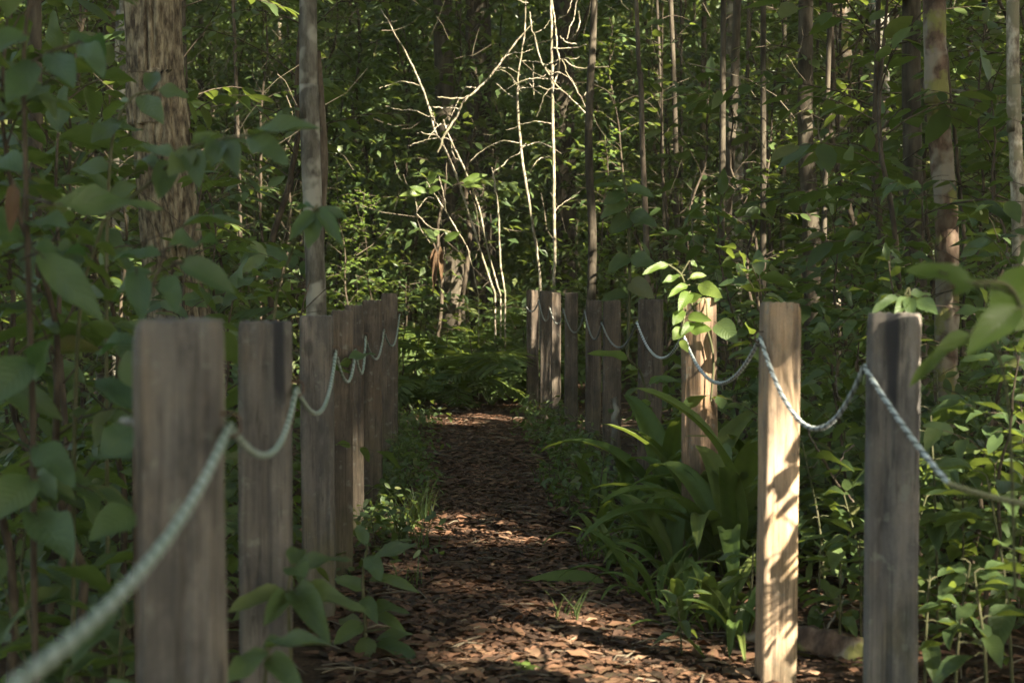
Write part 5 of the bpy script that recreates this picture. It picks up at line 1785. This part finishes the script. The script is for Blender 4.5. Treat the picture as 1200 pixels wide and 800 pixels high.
# the sunlit leafy sapling left of the bare canes
for px, y, sc, lab in ((415, 16.2, .62, 'sunlit small leaved sapling beyond the left row of posts'), (442, 16.6, .55, 'bright sapling in the sun left of the bare canes'), (690, 15.4, .66, 'star shaped tuft of sunlit leaves right of the white sapling')):
    b = at(px, 480, y)
    b[2] = float(ground_z(b[0], y))
    plant_at(MIDSAP[3], tuple(b), px, sc, 'sunlit_sapling', lab, 'tree', mat='leaf_fresh_mass', force_keep=True, stem_name='trunk')


# ------------------------------------------------------------------ masses nobody could count
def mass(name, label, n, sampler, L0, L1, mat, view=True, tri=(TINY_V, TINY_F), ratio=.45, clump=0):
    pos = sampler(n)
    n = len(pos)
    Lr = L0 + (L1 - L0) * rng.random(n)
    kill = sunlit(pos, Lr)
    if view:
        kill |= blocks_view(pos)
    pos, Lr = pos[~kill], Lr[~kill]
    n = len(pos)
    an = rng.random(n) * 6.283
    d = np.stack([np.cos(an), np.sin(an), -.35 + .45 * rng.normal(size=n)], -1)
    nr_ = np.stack([rng.normal(size=n) * .45, rng.normal(size=n) * .45, np.ones(n)], -1)
    a = Acc()
    leaf_arrays(a, pos, d, nr_, Lr, Lr * ratio * (.8 + .4 * rng.random(n)), rng.random(n), V=tri[0], Fc=tri[1])
    return tag(link(name, a.mesh(name, M[mat])), label, kind='stuff')


def clumps(n, box, per, spread, ok=None):
    """leaves gathered in clumps through a box"""
    nc = max(1, n // per)
    c = np.stack([box[2 * i] + (box[2 * i + 1] - box[2 * i]) * rng.random(nc) for i in range(3)], -1)
    if ok is not None:
        c = c[ok(c)]
    p = np.repeat(c, per, 0) + rng.normal(size=(len(c) * per, 3)) * spread
    p[:, 2] = np.maximum(p[:, 2], ground_z(p[:, 0], p[:, 1]) + .05)
    return p


fan = lambda lo, hi: (lambda c: (c[:, 0] > lo * c[:, 1] - 1) & (c[:, 0] < hi * c[:, 1] + 1))
mass('undergrowth', 'dense dark leaf mass deep between the trunks', 76000, lambda n: clumps(n, (-13, 14, 18.5, 31, 0, 8.5), 26, np.array([.38, .38, .26]), fan(-.36, .40)), .12, .22, 'leaf_mass')
mass('far_foliage', 'unbroken wall of far forest foliage', 95000, lambda n: clumps(n, (-24, 26, 30, 46, 0, 12.5), 30, np.array([.8, .6, .5])), .28, .5, 'leaf_mass')
mass('ground_cover', 'low leafy ground cover under the shrubs', 9000, lambda n: clumps(n, (-6, 7.5, 5.0, 19, 0.02, .3), 14, np.array([.14, .14, .06]), lambda c: (c[:, 0] < -.75) | (c[:, 0] > 1.35 + np.clip(c[:, 1] - 13, 0, 5) * .6) | (c[:, 1] > 16.5)), .07, .13, 'leaf_mid', tri=(_V, _F3))
mass('distant_forest', 'solid dark forest beyond everything else', 46000, lambda n: clumps(n, (-34, 36, 46, 62, 0, 17), 30, np.array([1.1, 1.0, .7])), .5, .85, 'leaf_mass')
# walls of forest to either side and behind, and the canopy over everything
mass('ground_cover', 'leafy ground cover behind the two nearest right posts', 7000, lambda n: clumps(n, (1.25, 4.2, 4.9, 9.5, .05, .6), 12, np.array([.13, .13, .08])), .06, .115, 'leaf_mid', tri=(_V, _F3))
mass('undergrowth', 'leafy thicket closing the forest behind the bare canes', 4200, lambda n: clumps(n, (-1.6, 3.2, 17.0, 19.5, 0, 3.6), 22, np.array([.26, .26, .2])), .09, .16, 'leaf_mid')


mass('ground_cover', 'leafy ground cover left of the row of posts', 6000, lambda n: clumps(n, (-3.2, -.7, 4.6, 9.5, .05, .6), 12, np.array([.13, .13, .08])), .06, .115, 'leaf_mid', tri=(_V, _F3))


mass('ground_cover', 'small leaved weeds along the left path edge', 1700, lambda n: clumps(n, (-.46, -.12, 6.3, 13.5, .02, .16), 16, np.array([.06, .10, .04])), .03, .065, 'leaf_mid', view=False, tri=(_V, _F3))
mass('ground_cover', 'small leaved weeds along the right path edge', 1900, lambda n: clumps(n, (.60, 1.02, 6.6, 13.5, .02, .2), 16, np.array([.06, .10, .05])), .03, .07, 'leaf_mid', view=False, tri=(_V, _F3))


def side_wall(n):
    p1 = clumps(n // 3, (-16, -6.5, -8, 26, 0, 9), 24, np.array([.6, .6, .4]))
    p2 = clumps(n // 3, (7.5, 17, -8, 26, 0, 9), 24, np.array([.6, .6, .4]))
    p3 = clumps(n // 3, (-12, 13, -10, -3, 0, 8), 24, np.array([.6, .6, .4]))
    return np.concatenate([p1, p2, p3])


mass('surrounding_forest', 'forest foliage closing in on both sides', 36000, side_wall, .26, .42, 'leaf_mass')
mass('canopy', 'leaf canopy high over the path', 52000, lambda n: clumps(n, (-30, 34, -26, 50, 8.5, 15), 40, np.array([.9, .9, .5]), lambda c: rng.random(len(c)) < np.interp(c[:, 1], (4, 10), (1.0, .45))), .42, .7, 'leaf_mass', view=False)
# unseen leaf layer added to block the sun, placed where the sun's rays towards the path pass 13 to 17 m up


def sun_blocking_crowns(n):
    nc = n // 50
    gx = -9 + 21 * rng.random(nc)
    gy_ = -2 + 36 * rng.random(nc)
    h = 12.5 + 4.5 * rng.random(nc)
    keep = (gy_ < 16.5) | (rng.random(nc) < np.where(gx > 1.5, .8, .4))
    gx, gy_, h = gx[keep], gy_[keep], h[keep]
    nc = len(gx)
    c = np.stack([gx, gy_, np.zeros(nc)], -1) + S[None] * (h / S[2])[:, None]
    return np.repeat(c, 50, 0) + rng.normal(size=(nc * 50, 3)) * np.array([.8, .8, .4])


mass('canopy', 'unseen leaf layer added toward the sun to block it', 105000, sun_blocking_crowns, .42, .66, 'leaf_mass', view=False)

# tangle of thin twigs and lianas between the trunks
a = Acc()
g = np.random.default_rng(77)
for q in range(2600):
    y = 9 + 17 * g.random()
    x = (-.36 + .76 * g.random()) * y
    if -1.0 < x < 1.6 and y < 15.5:
        continue
    z = 3.2 * g.random() ** 1.1 * (y / 13)
    p = np.array([x, y, z + .05])
    d = unit(np.array([g.normal(), g.normal() * .5, g.normal() * .9 + .35]))
    ln = .25 + .8 * g.random() ** 2
    pts = [p]
    for k in range(4):
        d = unit(d + g.normal(size=3) * .22)
        pts.append(pts[-1] + d * ln / 4)
    pts = np.array(pts)
    if blocks_view(pts).any():
        continue
    r0 = .0022 + .0035 * g.random() ** 2
    a.add(*tube(pts, np.linspace(r0, r0 * .5, 5), 3), var=g.random())
tag(link('twig_tangle', a.mesh('twig_tangle', M['twig'])), 'tangle of thin twigs between the saplings', kind='stuff')


# humid air under the trees
b_ = [(-640, 640), (-640, 640), (-1.6, 30)]
a = Acc()
a.add([(b_[0][i & 1], b_[1][(i >> 1) & 1], b_[2][i >> 2]) for i in range(8)], [(0, 2, 3, 1), (4, 5, 7, 6), (0, 1, 5, 4), (2, 6, 7, 3), (0, 4, 6, 2), (1, 3, 7, 5)])
mt, nt, out = new_mat('humid_air')
pv = N(nt, 'ShaderNodeVolumePrincipled')
pv.inputs['Color'].default_value = (0.93, 0.92, 0.82, 1)
pv.inputs['Density'].default_value = 0.0008
nt.links.new(pv.outputs[0], out.inputs['Volume'])
tag(link('haze', a.mesh('haze', mt, smooth=False)), kind='stuff', label='thin humid haze in the forest air')
